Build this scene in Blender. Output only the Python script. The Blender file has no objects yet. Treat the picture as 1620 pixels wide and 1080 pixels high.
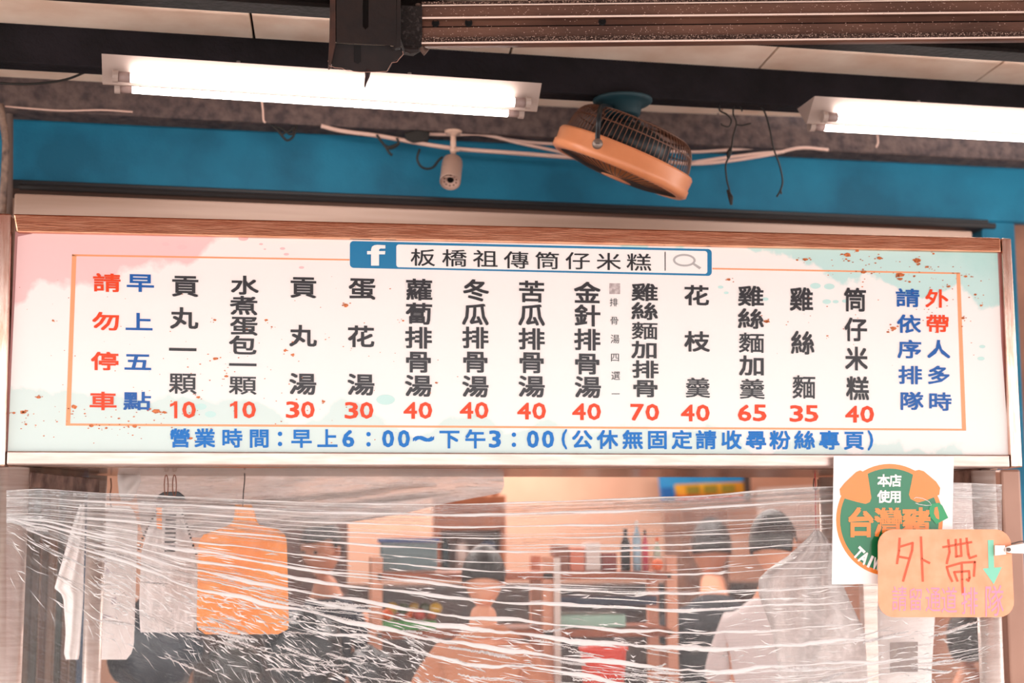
import bpy, bmesh, math, random
from mathutils import Vector, Matrix
PI = math.pi
SC = bpy.context.scene
COL = SC.collection

# ---------------------------------------------------------------- camera, sky, lights, exposure
FPX = 2400.0
CYAW, CPIT, CROL = -0.118381634, 0.129803468, -0.00274629
CPOS = Vector((-0.540275, -4.173843, 1.712983))
def cam_axes():
    f = Vector((-math.sin(CYAW)*math.cos(CPIT), math.cos(CYAW)*math.cos(CPIT), math.sin(CPIT)))
    r = Vector((math.cos(CYAW), math.sin(CYAW), 0)); u = r.cross(f)
    r2 = r*math.cos(CROL) + u*math.sin(CROL); u2 = -r*math.sin(CROL) + u*math.cos(CROL)
    return r2, u2, -f
RT, UP, BK = cam_axes()
cd = bpy.data.cameras.new('camera'); cam = bpy.data.objects.new('camera', cd); COL.objects.link(cam)
m = Matrix((RT, UP, BK)).transposed().to_4x4(); m.translation = CPOS; cam.matrix_world = m
cd.sensor_width = 36; cd.lens = FPX*36/1620; cd.clip_start = .05; cd.clip_end = 200
cd.dof.use_dof = True; cd.dof.focus_distance = 4.17; cd.dof.aperture_fstop = 1.8
SC.camera = cam

W = bpy.data.worlds.new('sky'); SC.world = W; W.use_nodes = True
bg = W.node_tree.nodes['Background']; bg.inputs[0].default_value = (1.0, .985, .975, 1); bg.inputs[1].default_value = 3.3
SC.view_settings.view_transform = 'Standard'; SC.view_settings.look = 'None'
SC.view_settings.gamma = 1; SC.view_settings.use_curve_mapping = False
SC.view_settings.exposure = 0.30
SC.cycles.transparent_max_bounces = 24
def area(name, loc, sx, sy, power, color, rot=(0, 0, 0)):
    l = bpy.data.lights.new(name, 'AREA'); l.shape = 'RECTANGLE'; l.size = sx; l.size_y = sy
    l.energy = power; l.color = color
    o = bpy.data.objects.new(name, l); o.location = loc; o.rotation_euler = rot; COL.objects.link(o); return o
area('shop_fill_light', (-.9, 2.6, 2.82), 1.2, .3, 34, (1, .92, .87))  # unseen fill lamps added to brighten the shop interior
area('shop_fill_light', (1.2, 2.6, 2.82), 1.2, .3, 34, (1, .92, .87))
area('shop_fill_light', (.2, 4.0, 2.82), 1.2, .3, 34, (1, .92, .87))

# ---------------------------------------------------------------- pixel rays and frames
def ray(px, py):
    return (RT*((px-810)/FPX) + UP*((540-py)/FPX) - BK)
def P(px, py, Y=0.0, k=0.0):
    d = ray(px, py); t = (Y + k*CPOS.x - CPOS.y)/(d.y - k*d.x); return CPOS + d*t
def PZ(px, py, z):
    d = ray(px, py); return CPOS + d*((z-CPOS.z)/d.z)
K = .0787; ANG = math.atan(K); CA = math.cos(ANG)
ROTB = Matrix.Rotation(ANG, 4, 'Z')          # the building stands turned against the stall
def toB(p): return ROTB.inverted() @ p

# ---------------------------------------------------------------- materials
def lin(h):
    h = h.lstrip('#'); v = [int(h[i:i+2], 16)/255 for i in (0, 2, 4)]
    return tuple((c/12.92 if c <= .04045 else ((c+.055)/1.055)**2.4) for c in v) + (1,)
MATS = {}
def mat(name, col, rough=.6, metal=0.0, spec=.5, var=None, vscale=12, vstretch=(1, 1, 1), bump=0, bscale=60, trans=0, emit=None, es=0, vlo=.35, vhi=.65):
    """Principled material; var = second colour mixed in by noise."""
    if name in MATS: return MATS[name]
    M = bpy.data.materials.new(name); M.use_nodes = True; nt = M.node_tree; b = nt.nodes['Principled BSDF']
    c = lin(col); b.inputs['Base Color'].default_value = c; b.inputs['Roughness'].default_value = rough
    b.inputs['Metallic'].default_value = metal; b.inputs['Specular IOR Level'].default_value = spec
    tc = nt.nodes.new('ShaderNodeTexCoord'); mp = nt.nodes.new('ShaderNodeMapping'); mp.inputs['Scale'].default_value = vstretch
    nt.links.new(tc.outputs['Object'], mp.inputs['Vector'])
    if var:
        n = nt.nodes.new('ShaderNodeTexNoise'); n.inputs['Scale'].default_value = vscale; n.inputs['Detail'].default_value = 6
        nt.links.new(mp.outputs[0], n.inputs['Vector'])
        r = nt.nodes.new('ShaderNodeMapRange'); r.inputs[1].default_value = vlo; r.inputs[2].default_value = vhi
        nt.links.new(n.outputs[0], r.inputs[0])
        x = nt.nodes.new('ShaderNodeMix'); x.data_type = 'RGBA'; x.inputs[6].default_value = c; x.inputs[7].default_value = lin(var)
        nt.links.new(r.outputs[0], x.inputs[0]); nt.links.new(x.outputs[2], b.inputs['Base Color'])
    if bump:
        n = nt.nodes.new('ShaderNodeTexNoise'); n.inputs['Scale'].default_value = bscale; n.inputs['Detail'].default_value = 5
        nt.links.new(mp.outputs[0], n.inputs['Vector'])
        bp = nt.nodes.new('ShaderNodeBump'); bp.inputs['Strength'].default_value = bump; bp.inputs['Distance'].default_value = .01
        nt.links.new(n.outputs[0], bp.inputs['Height']); nt.links.new(bp.outputs[0], b.inputs['Normal'])
    if trans: b.inputs['Transmission Weight'].default_value = trans
    if emit: b.inputs['Emission Color'].default_value = lin(emit); b.inputs['Emission Strength'].default_value = es
    MATS[name] = M; return M

STEEL = lambda: mat('brushed stainless steel', '#efe4de', .38, .75, var='#dccac0', vscale=7, vstretch=(1, 1, 14), bump=.05, bscale=40)
def film_mat(name, milky, gloss, streak=(6, 1, 60), bumpd=.02, tint=(1, .97, .96, 1), rough=.12, bstr=1.0):
    """Clear plastic: light passes, a glossy skin mirrors the street, a diffuse white share makes it milky."""
    M = bpy.data.materials.new(name); M.use_nodes = True; nt = M.node_tree; nt.nodes.clear(); L = nt.links
    out = nt.nodes.new('ShaderNodeOutputMaterial'); tr = nt.nodes.new('ShaderNodeBsdfTransparent'); tr.inputs[0].default_value = tint
    gl = nt.nodes.new('ShaderNodeBsdfGlossy'); gl.inputs['Roughness'].default_value = rough
    df = nt.nodes.new('ShaderNodeBsdfDiffuse'); df.inputs[0].default_value = (.9, .85, .84, 1)
    tl = nt.nodes.new('ShaderNodeBsdfTranslucent'); tl.inputs[0].default_value = (.9, .85, .84, 1)
    mm = nt.nodes.new('ShaderNodeMixShader'); mm.inputs[0].default_value = .12; L.new(df.outputs[0], mm.inputs[1]); L.new(tl.outputs[0], mm.inputs[2])
    tc = nt.nodes.new('ShaderNodeTexCoord'); mp = nt.nodes.new('ShaderNodeMapping'); mp.inputs['Scale'].default_value = streak
    L.new(tc.outputs['UV'], mp.inputs[0])
    n = nt.nodes.new('ShaderNodeTexNoise'); n.inputs['Scale'].default_value = 1; n.inputs['Detail'].default_value = 5; n.inputs['Roughness'].default_value = .6; L.new(mp.outputs[0], n.inputs['Vector'])
    bp = nt.nodes.new('ShaderNodeBump'); bp.inputs['Strength'].default_value = bstr; bp.inputs['Distance'].default_value = bumpd
    L.new(n.outputs[0], bp.inputs['Height']); L.new(bp.outputs[0], gl.inputs['Normal'])
    r = nt.nodes.new('ShaderNodeMapRange'); r.inputs[1].default_value = .45; r.inputs[2].default_value = .75; r.inputs[3].default_value = milky; r.inputs[4].default_value = min(1, milky*2.6)
    L.new(n.outputs[0], r.inputs[0])
    a = nt.nodes.new('ShaderNodeMixShader'); L.new(r.outputs[0], a.inputs[0]); L.new(tr.outputs[0], a.inputs[1]); L.new(mm.outputs[0], a.inputs[2])
    fr = nt.nodes.new('ShaderNodeFresnel'); fr.inputs[0].default_value = 1.5; L.new(bp.outputs[0], fr.inputs['Normal'])
    ad = nt.nodes.new('ShaderNodeMath'); ad.operation = 'MULTIPLY'; ad.inputs[1].default_value = gloss; L.new(fr.outputs[0], ad.inputs[0])
    b = nt.nodes.new('ShaderNodeMixShader'); L.new(ad.outputs[0], b.inputs[0]); L.new(a.outputs[0], b.inputs[1]); L.new(gl.outputs[0], b.inputs[2])
    L.new(b.outputs[0], out.inputs[0]); MATS[name] = M; return M

# ---------------------------------------------------------------- mesh helpers
class MB:
    def __init__(s): s.b = bmesh.new()
    def quad(s, *p):
        s.b.faces.new([s.b.verts.new(q) for q in p]); return s
    def box(s, x0, x1, y0, y1, z0, z1, bev=0):
        r = bmesh.ops.create_cube(s.b, size=1)
        for v in r['verts']:
            v.co = Vector(((x0+x1)/2 + v.co.x*(x1-x0), (y0+y1)/2 + v.co.y*(y1-y0), (z0+z1)/2 + v.co.z*(z1-z0)))
        if bev:
            es = list({e for v in r['verts'] for e in v.link_edges})
            bmesh.ops.bevel(s.b, geom=es, offset=bev, segments=2, affect='EDGES', profile=.5)
        return s
    def prism(s, pts, d):
        """front outline pts (3D) pushed by vector d."""
        d = Vector(d); a = [s.b.verts.new(p) for p in pts]; b = [s.b.verts.new(Vector(p)+d) for p in pts]
        s.b.faces.new(a); s.b.faces.new(b[::-1])
        for i in range(len(a)):
            j = (i+1) % len(a); s.b.faces.new((a[j], a[i], b[i], b[j]))
        return s
    def flat(s, pts):
        s.b.faces.new([s.b.verts.new(p) for p in pts]); return s
    def tube(s, pts, r, n=8, caps=True):
        pts = [Vector(p) for p in pts]; rs = r if isinstance(r, (list, tuple)) else [r]*len(pts)
        prev = None; ref = None
        rings = []
        for i, p in enumerate(pts):
            t = (pts[min(i+1, len(pts)-1)] - pts[max(i-1, 0)]).normalized()
            if ref is None:
                ref = Vector((0, 0, 1)) if abs(t.z) < .9 else Vector((1, 0, 0))
                ref = (ref - t*ref.dot(t)).normalized()
            else:
                q = ref - t*ref.dot(t); ref = q.normalized() if q.length > 1e-5 else ref
            w = t.cross(ref)
            rings.append([s.b.verts.new(p + (ref*math.cos(2*PI*k/n) + w*math.sin(2*PI*k/n))*rs[i]) for k in range(n)])
        for a, b in zip(rings, rings[1:]):
            for k in range(n): s.b.faces.new((a[k], a[(k+1) % n], b[(k+1) % n], b[k]))
        if caps: s.b.faces.new(rings[0][::-1]); s.b.faces.new(rings[-1])
        return s
    def lathe(s, prof, c, ax, n=40, ref=None):
        """prof: (radius, height) pairs turned about axis ax through c."""
        ax = Vector(ax).normalized(); c = Vector(c)
        e = Vector(ref) if ref else (Vector((0, 0, 1)) if abs(ax.z) < .9 else Vector((1, 0, 0)))
        e = (e-ax*e.dot(ax)).normalized(); f = ax.cross(e)
        rings = [[s.b.verts.new(c + ax*h + (e*math.cos(2*PI*k/n) + f*math.sin(2*PI*k/n))*max(r, 1e-5)) for k in range(n)] for r, h in prof]
        for a, b in zip(rings, rings[1:]):
            for k in range(n): s.b.faces.new((a[k], a[(k+1) % n], b[(k+1) % n], b[k]))
        return s
    def ball(s, c, r, sx=1, sy=1, sz=1, seg=16):
        q = bmesh.ops.create_uvsphere(s.b, u_segments=seg, v_segments=max(6, seg//2), radius=1)
        for v in q['verts']: v.co = Vector(c) + Vector((v.co.x*r*sx, v.co.y*r*sy, v.co.z*r*sz))
        return s
    def grid(s, fn, nu, nv, uv=True):
        vs = [[s.b.verts.new(fn(i/nu, j/nv)) for j in range(nv+1)] for i in range(nu+1)]
        L = s.b.loops.layers.uv.verify() if uv else None
        for i in range(nu):
            for j in range(nv):
                f = s.b.faces.new((vs[i][j], vs[i+1][j], vs[i+1][j+1], vs[i][j+1]))
                if uv:
                    for l, (a, b) in zip(f.loops, ((i, j), (i+1, j), (i+1, j+1), (i, j+1))): l[L].uv = (a/nu, b/nv)
        return s
    def build(s, name, m, parent=None, smooth=False, building=False, bev=0):
        me = bpy.data.meshes.new(name); bmesh.ops.recalc_face_normals(s.b, faces=s.b.faces[:]); s.b.to_mesh(me); s.b.free()
        me.materials.append(m)
        if smooth:
            for p in me.polygons: p.use_smooth = True
        o = bpy.data.objects.new(name, me); COL.objects.link(o)
        if parent: o.parent = parent; o.matrix_parent_inverse = parent.matrix_world.inverted()
        elif building: o.matrix_world = ROTB
        if bev:
            mod = o.modifiers.new('bevel', 'BEVEL'); mod.width = bev; mod.segments = 2; mod.limit_method = 'ANGLE'
        return o
def tag(o, label=None, cat=None, group=None, kind=None):
    for k, v in (('label', label), ('category', cat), ('group', group), ('kind', kind)):
        if v: o[k] = v
    return o
def empty(name, loc=(0, 0, 0), label=None, cat=None, group=None, kind=None, building=False):
    o = bpy.data.objects.new(name, None); COL.objects.link(o); o.empty_display_size = .05
    o.matrix_world = ROTB if building else Matrix.Translation(Vector(loc)); return tag(o, label, cat, group, kind)
def catmull(pts, n=8):
    pts = [Vector(p) for p in pts]; q = [pts[0]*2-pts[1]] + pts + [pts[-1]*2-pts[-2]]; out = []
    for i in range(1, len(q)-2):
        a, b, c, d = q[i-1:i+3]
        for k in range(n):
            t = k/n; out.append(.5*((2*b) + (c-a)*t + (2*a-5*b+4*c-d)*t*t + (3*b-a-3*c+d)*t**3))
    out.append(pts[-1]); return out
def pxpath(pts, Y, n=8, k=0):
    """pts (px,py[,Y])"""
    return catmull([P(p[0], p[1], p[2] if len(p) > 2 else Y, k) for p in pts], n)

# ---------------------------------------------------------------- glyphs
_fc = bpy.data.curves.new('glyph', 'FONT'); _fo = bpy.data.objects.new('glyph', _fc); COL.objects.link(_fo)
_gc = {}
def glyph_mesh(ch, bold):
    if (ch, bold) not in _gc:
        _fc.body = ch; _fc.resolution_u = 2; bpy.context.view_layer.update()
        ev = _fo.evaluated_get(bpy.context.evaluated_depsgraph_get()); me = ev.to_mesh()
        _gc[(ch, bold)] = ([(v.co.x, v.co.y) for v in me.vertices], [tuple(p.vertices) for p in me.polygons]); ev.to_mesh_clear()
    return _gc[(ch, bold)]
def put_glyph(mb, ch, fn, bold=.014, ink=False):
    """fn maps (u,v) in the em box (0..1) to 3D. ink: fit the ink box instead of the em box."""
    vs, fs = glyph_mesh(ch, 0)
    if not vs: return
    if ink:
        x0 = min(v[0] for v in vs); x1 = max(v[0] for v in vs); y0 = min(v[1] for v in vs); y1 = max(v[1] for v in vs)
        q = [((x-x0)/(x1-x0), (y-y0)/(y1-y0)) for x, y in vs]
    else: q = [(x, y+.12) for x, y in vs]
    sh = [(0, 0)]
    if bold:
        bx, by = (bold, bold*1.25) if not isinstance(bold, tuple) else bold; sh = [(bx, by), (-bx, by), (bx, -by), (-bx, -by)]
    for k_, (sx_, sy_) in enumerate(sh):
        bv = [mb.b.verts.new(fn(u+sx_, v+sy_)+Vector((0, -.00012*k_, 0))) for u, v in q]
        for f in fs:
            try: mb.b.faces.new([bv[i] for i in f])
            except ValueError: pass
def px_glyph(mb, ch, cx, cy, w, h, Y, bold=.014, ink=False, slope=0.0, lean=0.0):
    put_glyph(mb, ch, lambda u, v: P(cx+(u-.5)*w + lean*(v-.5)*h, cy-(v-.5)*h + slope*(u-.5)*w, Y), bold, ink)

# ================================================================= THE BUILDING
CREAM = mat('cream painted ceiling board', '#f4e2d2', .8, var='#e0c4b0', vscale=5, bump=.1, bscale=30)
ZC = 3.225
def struct(o): o['kind'] = 'structure'; return o
# ceiling boards, joints between them
ceil = struct(empty('ceiling', building=True))
joints = [-5.2, -4.3, -3.4, -2.5]
js = sorted([toB(PZ(x, y, ZC)).x for x, y in ((-330, 10), (388, 40), (795, 78), (1200, 95), (1545, 118))])
us = [-5.0, -4.1, -3.2, -2.3] + js[:0] + js + [js[-1]+.85, js[-1]+1.7, js[-1]+2.6]
random.seed(3)
for a, b in zip(us, us[1:]):
    mb = MB(); mb.box(a+.004, b-.004, -.25, 1.0, ZC, ZC+.02+random.random()*.002, bev=.002); mb.build('ceiling_board', CREAM, ceil)
mb = MB(); mb.box(-5, 6, -.25, 1.0, ZC+.03, ZC+.05); mb.build('backing', mat('dark gap', '#1a1412', .9), ceil)
mb = MB(); mb.box(-5, 6, 1.25, 5.6, 2.93, 2.98); struct(mb.build('ceiling_inner', mat('inner ceiling paint', '#e0c8ba', .8), None, building=True))
BEAM = mat('dark weathered steel beam', '#1f1b20', .7, spec=.15, var='#151215', vscale=9, bump=.3, bscale=80)
BEAMG = mat('dusty grey steel beam', '#6c5c58', .8, spec=.2, var='#4a4042', vscale=30, bump=.4, bscale=70)
def beam(y0, y1, z0, m, name='ceiling_beam', z1=ZC+.02, flange=.012):
    mb = MB(); mb.box(-5, 6, y0, y1, z0, z0+flange, bev=.003); mb.box(-5, 6, y0+.03, y1-.01, z0+flange, z1)
    mb.box(-5, 6, y0, y0+.035, z0+flange, z0+flange+.001)
    return struct(mb.build(name, m, None, building=True))
beam(-.06, .03, 3.172, mat('black lintel', '#1c1615', .8, var='#120e0e', spec=.15, bump=.4), z1=3.5)
def face_beam(y0, y1, z0, z1, m):
    mb = MB(); mb.box(-5, 6, y0, y1, z0, z1, bev=.004); return struct(mb.build('ceiling_beam', m, None, building=True))
face_beam(.395, .47, 3.105, ZC, BEAM)
face_beam(.945, 1.06, 3.114, ZC+.02, BEAMG)
# blue header and columns
BLUE = mat('blue painted steel', '#1a7a9c', .6, spec=.3, var='#11607e', vscale=4, bump=.15, bscale=120)
mb = MB(); mb.box(-1.66, 2.25, 1.09, 1.24, 2.913, 3.30, bev=.004); hb = struct(mb.build('trim_1', BLUE, None, building=True))
for u0, u1 in ((-1.665, -1.56), (2.00, 2.14)):
    mb = MB(); mb.box(u0, u1, 1.10, 1.23, 0, 2.913, bev=.004); struct(mb.build('column', BLUE, None, building=True))
# dark recess bar beneath the header and the pale shutter housing
mb = MB(); mb.box(-1.55, 2.0, 1.04, 1.2, 2.875, 2.905, bev=.004); mb.tube([(-1.5, 1.0, 2.872), (2.0, 1.0, 2.872)], .012)
struct(mb.build('trim_2', mat('black conduit', '#191516', .5), None, building=True))
zt = toB(P(300, 312, .85, K)).z; zb = 2.70
mb = MB(); mb.box(-1.49, 1.80, .80, 1.02, 2.66, 2.805, bev=.006); mb.box(-1.36, 1.76, .79, .81, 2.66, 2.728, bev=.003)
struct(mb.build('trim_3', mat('cream enamel housing', '#b89e90', .35, var='#a08474', vscale=3, vstretch=(.3, 1, 6)), None, building=True))
# walls and floor
BEIGE = mat('beige plaster wall', '#e4b49a', .85, var='#d8a48a', vscale=2.5)
GREY = mat('grey side wall', '#8b7468', .9, var='#6f5c55', vscale=2)
mb = MB(); mb.box(-5, 6, 4.6, 4.75, 0, 3.0); struct(mb.build('wall_back', BEIGE, None, building=True))
mb = MB(); mb.box(-3.6, -3.5, 1.1, 4.6, 0, 3.0); struct(mb.build('wall_left', GREY, None, building=True))
mb = MB(); mb.box(3.4, 3.5, 1.1, 4.6, 0, 3.0); struct(mb.build('wall_right', BEIGE, None, building=True))
mb = MB(); mb.box(-5, -1.66, 1.1, 1.22, 0, 3.2); struct(mb.build('wall_front_left', GREY, None, building=True))
mb = MB(); mb.box(2.14, 6, 1.14, 1.24, 0, 3.2); struct(mb.build('wall_front_right', mat('brown tiled front', '#a07058', .7, var='#7a5242', vscale=3), None, building=True))
mb = MB(); mb.box(-14, 14, -14, 6, -.1, 0); struct(mb.build('floor', mat('worn pale paving', '#cfc6c0', .8, var='#b8aea8', vscale=1.5), None))
# awning over the pavement, added unseen to shade and tint the front's reflections
mb = MB()
mb.quad((-6, -.2, 3.52), (7, -.2, 3.52), (7, -3.8, 3.16), (-6, -3.8, 3.16)); mb.quad((-6, -3.8, 3.16), (7, -3.8, 3.16), (7, -3.82, 2.82), (-6, -3.82, 2.82))
aw = mb.build('added_awning', mat('rust awning sheet', '#8a4c30', .7, var='#6c3a26', vscale=2), None); aw['kind'] = 'structure'
# buildings across the street
mb = MB(); mb.box(-14, 14, -14.2, -14, 0, 1.6); struct(mb.build('wall_opposite', mat('pale street front', '#d8ccc4', .9, var='#a89488', vscale=.6), None))

# ================================================================= LAMPS
TUBE = mat('glowing fluorescent tube', '#ffffff', .3, emit='#fff4ee', es=15)
WHITE_EN = mat('greyed white enamel', '#a8968e', .5)
def lamp(p0, p1, label, px_len=1.3):
    """p0,p1: 3D ends of the batten's top rear edge."""
    ax = (p1-p0).normalized(); back = Vector((-ax.y, ax.x, 0)).normalized(); up = Vector((0, 0, 1))
    t = empty('fluorescent_lamp', (p0+p1)/2, label, 'lamp', 'fluorescent lamps')
    def at(s, d, z): return p0 + ax*s + back*d + up*z
    Ln = (p1-p0).length
    # reflector: an open pan with sloped front leaf
    prof = [(0.0, 0), (-.012, .0), (.034, -.062), (.046, -.085), (.085, -.085), (.13, -.03), (.13, 0)]
    a = MB(); th = .0
    a.prism([at(0, *q) for q in [(-.036, 0.002), (.033, -.066), (.041, -.066), (.110, 0.002)]], ax*Ln)
    for s in (0, Ln):
        e = -.004 if s else .004
        if 0: a.prism([at(s, *q) for q in [(-.038, .004), (-.030, -.05), (-.012, -.078), (.085, -.080), (.106, -.05), (.112, .004)]], ax*e)
    a.build('reflector', WHITE_EN, t)
    for d, z in ((-.014, -.056), (.088, -.058)):
        s0 = .045
        MB().tube([at(s0+.035, d, z), at(Ln-s0-.035, d, z)], .0145, 16).build('tube', TUBE, t, smooth=True)
        for a0, a1 in ((s0, s0+.036), (Ln-s0-.036, Ln-s0)):
            MB().tube([at(a0, d, z), at(a1, d, z)], .015, 14).build('tube_cap', mat('grey lamp cap', '#9a8480', .5), t, smooth=True)
        for s in (s0-.006, Ln-s0+.006):
            MB().tube([at(s-.008, d, z), at(s+.008, d, z)], .0185, 12).build('lamp_holder', WHITE_EN, t)
    for s in (Ln*.3, Ln*.7):
        MB().tube([at(s, .085, 0), at(s, .085, .045)], .006, 6).build('hanger', mat('grey rod', '#777070', .5), t)
    return t
lamp(P(162, 92, .26, K), P(853, 138, .26, K), 'long twin-tube fluorescent lamp left of the ceiling fan')
pa = P(1282, 158, .26, K); pb = P(1700, 182, .26, K); pb = pa + (pb-pa).normalized()*1.37
lamp(pa, pb, 'twin-tube fluorescent lamp right of the ceiling fan, cut by the picture edge')

# ================================================================= SIGN
menu = empty('menu_sign', P(810, 735, 0), 'wide white illuminated-style menu board with price columns in a brushed steel frame', 'sign')
def pp(pts, Y): return [P(x, y, Y) for x, y in pts]
# frame bars (front faces proud of the sheet)
FR = mat('reflection-tinted frame steel', '#e8b090', .2, 1.0, var='#d09070', vscale=9, vstretch=(1, 1, 10), bump=.04, bscale=30)  # warm reflection put into the steel colour, strongest on the top bar
FR2 = mat('reflection-tinted frame steel upright', '#e6c8ba', .22, 1.0, var='#cfa08c', vscale=9, vstretch=(10, 1, 1), bump=.04, bscale=30)
D = (0, .10, 0)
def bar(name, quad, m): return MB().prism(pp(quad, -.018), D).build(name, m, menu, bev=.004)
bar('frame_bar', [(21, 338), (1583, 376), (1584, 399), (26, 367)], FR)
bar('frame_bar', [(-14, 336), (18, 338), (8, 737), (-26, 737)], FR2)
bar('frame_bar', [(1585, 376), (1600, 377), (1618, 739), (1600, 739)], FR2)
bar('frame_bar', [(11, 713), (1597, 719), (1598, 739), (10, 735)], mat('frame foot paled as skylit', '#d4c0b8', .35, .8, var='#c6aca2', vscale=9, vstretch=(1, 1, 10)))  # paler copy of the frame steel, painted as if lit by sky
# back box
MB().prism(pp([(-10, 345), (1597, 382), (1612, 734), (-20, 734)], .02), (0, .11, 0)).build('light_box', mat('back box steel', '#9a8478', .4, .8), menu)
# printed sheet
def print_mat():
    M = mat('printed vinyl sheet', '#f2ecea', .28, spec=.5); nt = M.node_tree; b = nt.nodes['Principled BSDF']; L = nt.links
    ge = nt.nodes.new('ShaderNodeNewGeometry'); sp = nt.nodes.new('ShaderNodeSeparateXYZ'); L.new(ge.outputs['Position'], sp.inputs[0])
    nz = nt.nodes.new('ShaderNodeTexNoise'); nz.inputs['Scale'].default_value = 5; nz.inputs['Detail'].default_value = 7; L.new(ge.outputs['Position'], nz.inputs['Vector'])
    n2 = nt.nodes.new('ShaderNodeTexNoise'); n2.inputs['Scale'].default_value = 14; n2.inputs['Detail'].default_value = 4; L.new(ge.outputs['Position'], n2.inputs['Vector'])
    def lincomb(ax, az, an, c):
        q = []
        for o, k in ((sp.outputs[0], ax), (sp.outputs[2], az), (nz.outputs[0], an)):
            m_ = nt.nodes.new('ShaderNodeMath'); m_.operation = 'MULTIPLY'; m_.inputs[1].default_value = k; L.new(o, m_.inputs[0]); q.append(m_)
        a = nt.nodes.new('ShaderNodeMath'); L.new(q[0].outputs[0], a.inputs[0]); L.new(q[1].outputs[0], a.inputs[1])
        b_ = nt.nodes.new('ShaderNodeMath'); L.new(a.outputs[0], b_.inputs[0]); L.new(q[2].outputs[0], b_.inputs[1])
        c_ = nt.nodes.new('ShaderNodeMath'); c_.inputs[1].default_value = c; L.new(b_.outputs[0], c_.inputs[0]); return c_.outputs[0]
    def ramp(v, lo, hi, mx):
        r = nt.nodes.new('ShaderNodeMapRange'); r.inputs[1].default_value = lo; r.inputs[2].default_value = hi; r.inputs[4].default_value = mx; L.new(v, r.inputs[0]); return r.outputs[0]
    def mul(a, c):
        r = nt.nodes.new('ShaderNodeMath'); r.operation = 'MULTIPLY'; L.new(a, r.inputs[0]); L.new(c, r.inputs[1]); return r.outputs[0]
    wash = ramp(n2.outputs[0], .3, .7, 1)
    cur = None
    def layer(fac, col):
        nonlocal cur
        x = nt.nodes.new('ShaderNodeMix'); x.data_type = 'RGBA'
        if cur is None: x.inputs[6].default_value = lin('#f2ecea')
        else: L.new(cur, x.inputs[6])
        x.inputs[7].default_value = lin(col); L.new(fac, x.inputs[0]); cur = x.outputs[2]
    # pink wash, top left
    layer(ramp(lincomb(-.38, 1.0, .34, -3.03), -.012, .012, .8), '#efbcbd')
    layer(ramp(lincomb(-.5, .8, .5, -2.95), 0, .3, .5), '#e0a0a6')
    # mint wash, top right
    layer(ramp(lincomb(.2, 1.0, .34, -2.835), -.006, .006, .85), '#b4dedb')
    layer(ramp(lincomb(.25, 1.0, .4, -2.99), 0, .08, .5), '#8ccfca')
    # pale mint wash along the foot, left half
    layer(ramp(lincomb(-.05, -1, .34, 1.855), -.006, .006, .7), '#c0deda')
    L.new(cur, b.inputs['Base Color'])
    return M
PRM = print_mat()
MB().prism(pp([(24, 366), (1584, 397), (1600, 720), (9, 715)], .004), (0, .01, 0)).build('backing_sheet', mat('dull rose backing', '#c08a8a', .4), menu)
sheet_px = [(28, 374), (60, 368), (120, 365), (400, 372), (800, 380), (1200, 389), (1578, 398), (1580, 440), (1584, 540), (1597, 719), (600, 716), (12, 714), (20, 540)]
MB().prism(pp(sheet_px, -.001), (0, .004, 0)).build('printed_sheet', PRM, menu)
DK = mat('dark grey print', '#242026', .3, spec=.45); BLK = mat('black print', '#1c1a20', .3)
ORG = mat('orange print', '#e8420e', .3, spec=.3); ORF = mat('pale orange print', '#f0a070', .35); BLU = mat('blue print', '#0458a8', .3, spec=.35); CYB = mat('bright blue print', '#0270c4', .3, spec=.25)
TEAL = mat('deep sky print', '#0a76a8', .3); WPR = mat('white print', '#f4f0ee', .3); GRP = mat('light grey print', '#b4b0b0', .3)
Yb, Yt = -.0016, -.0026
def column(chars, pts, w, h, m, bold=.02, name='lettering'):
    for ch, (x, y) in zip(chars, pts):
        mb = MB(); px_glyph(mb, ch, x, y, w*1.06, h*1.08, Yt, .019 if ch not in '羹麵顆' else .009, slope=.02*(1-(y-540)/400)); mb.build('character', m, menu)
column('請勿停車', [(169, 447), (168, 508), (166, 571), (163, 634)], 43, 28, ORG)
column('早上五點', [(222, 447), (220, 509), (218, 572), (217, 634)], 43, 28, BLU)
cols = [
 ('貢丸一顆', [(293, 452), (291, 503), (289, 553), (289, 606)], 43, 33, '10', (287, 648)),
 ('水煮蛋包一顆', [(387, 451), (386, 483), (386, 515), (384, 546), (384, 577), (384, 609)], 43, 29, '10', (382, 648)),
 ('貢丸湯', [(480, 454), (479, 531), (479, 607)], 42, 33, '30', (475, 648)),
 ('蛋花湯', [(573, 456), (571, 532), (571, 608)], 42, 33, '30', (568, 649)),
 ('蘿蔔排骨湯', [(663, 458), (663, 496), (662, 534), (662, 572), (662, 610)], 42, 33, '40', (661, 649)),
 ('冬瓜排骨湯', [(753, 459), (752, 497), (752, 534), (752, 572), (752, 611)], 41, 33, '40', (750, 649)),
 ('苦瓜排骨湯', [(841, 461), (841, 498), (841, 536), (841, 573), (841, 611)], 41, 33, '40', (841, 650)),
 ('金針排骨湯', [(929, 463), (929, 499), (929, 537), (929, 575), (930, 612)], 41, 33, '40', (928, 651)),
 ('雞絲麵加排骨', [(1020, 462), (1020, 492), (1020, 523), (1020, 553), (1021, 584), (1021, 614)], 41, 27, '70', (1020, 652)),
 ('花枝羹', [(1102, 467), (1103, 540), (1104, 613)], 39, 31, '40', (1100, 653)),
 ('雞絲麵加羹', [(1188, 468), (1188, 504), (1189, 542), (1190, 578), (1190, 615)], 40, 31, '65', (1190, 653)),
 ('雞絲麵', [(1268, 473), (1270, 542), (1272, 612)], 36, 36, '35', (1272, 654)),
 ('筒仔米糕', [(1353, 474), (1354, 521), (1355, 567), (1357, 614)], 35, 36, '40', (1360, 655))]
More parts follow.
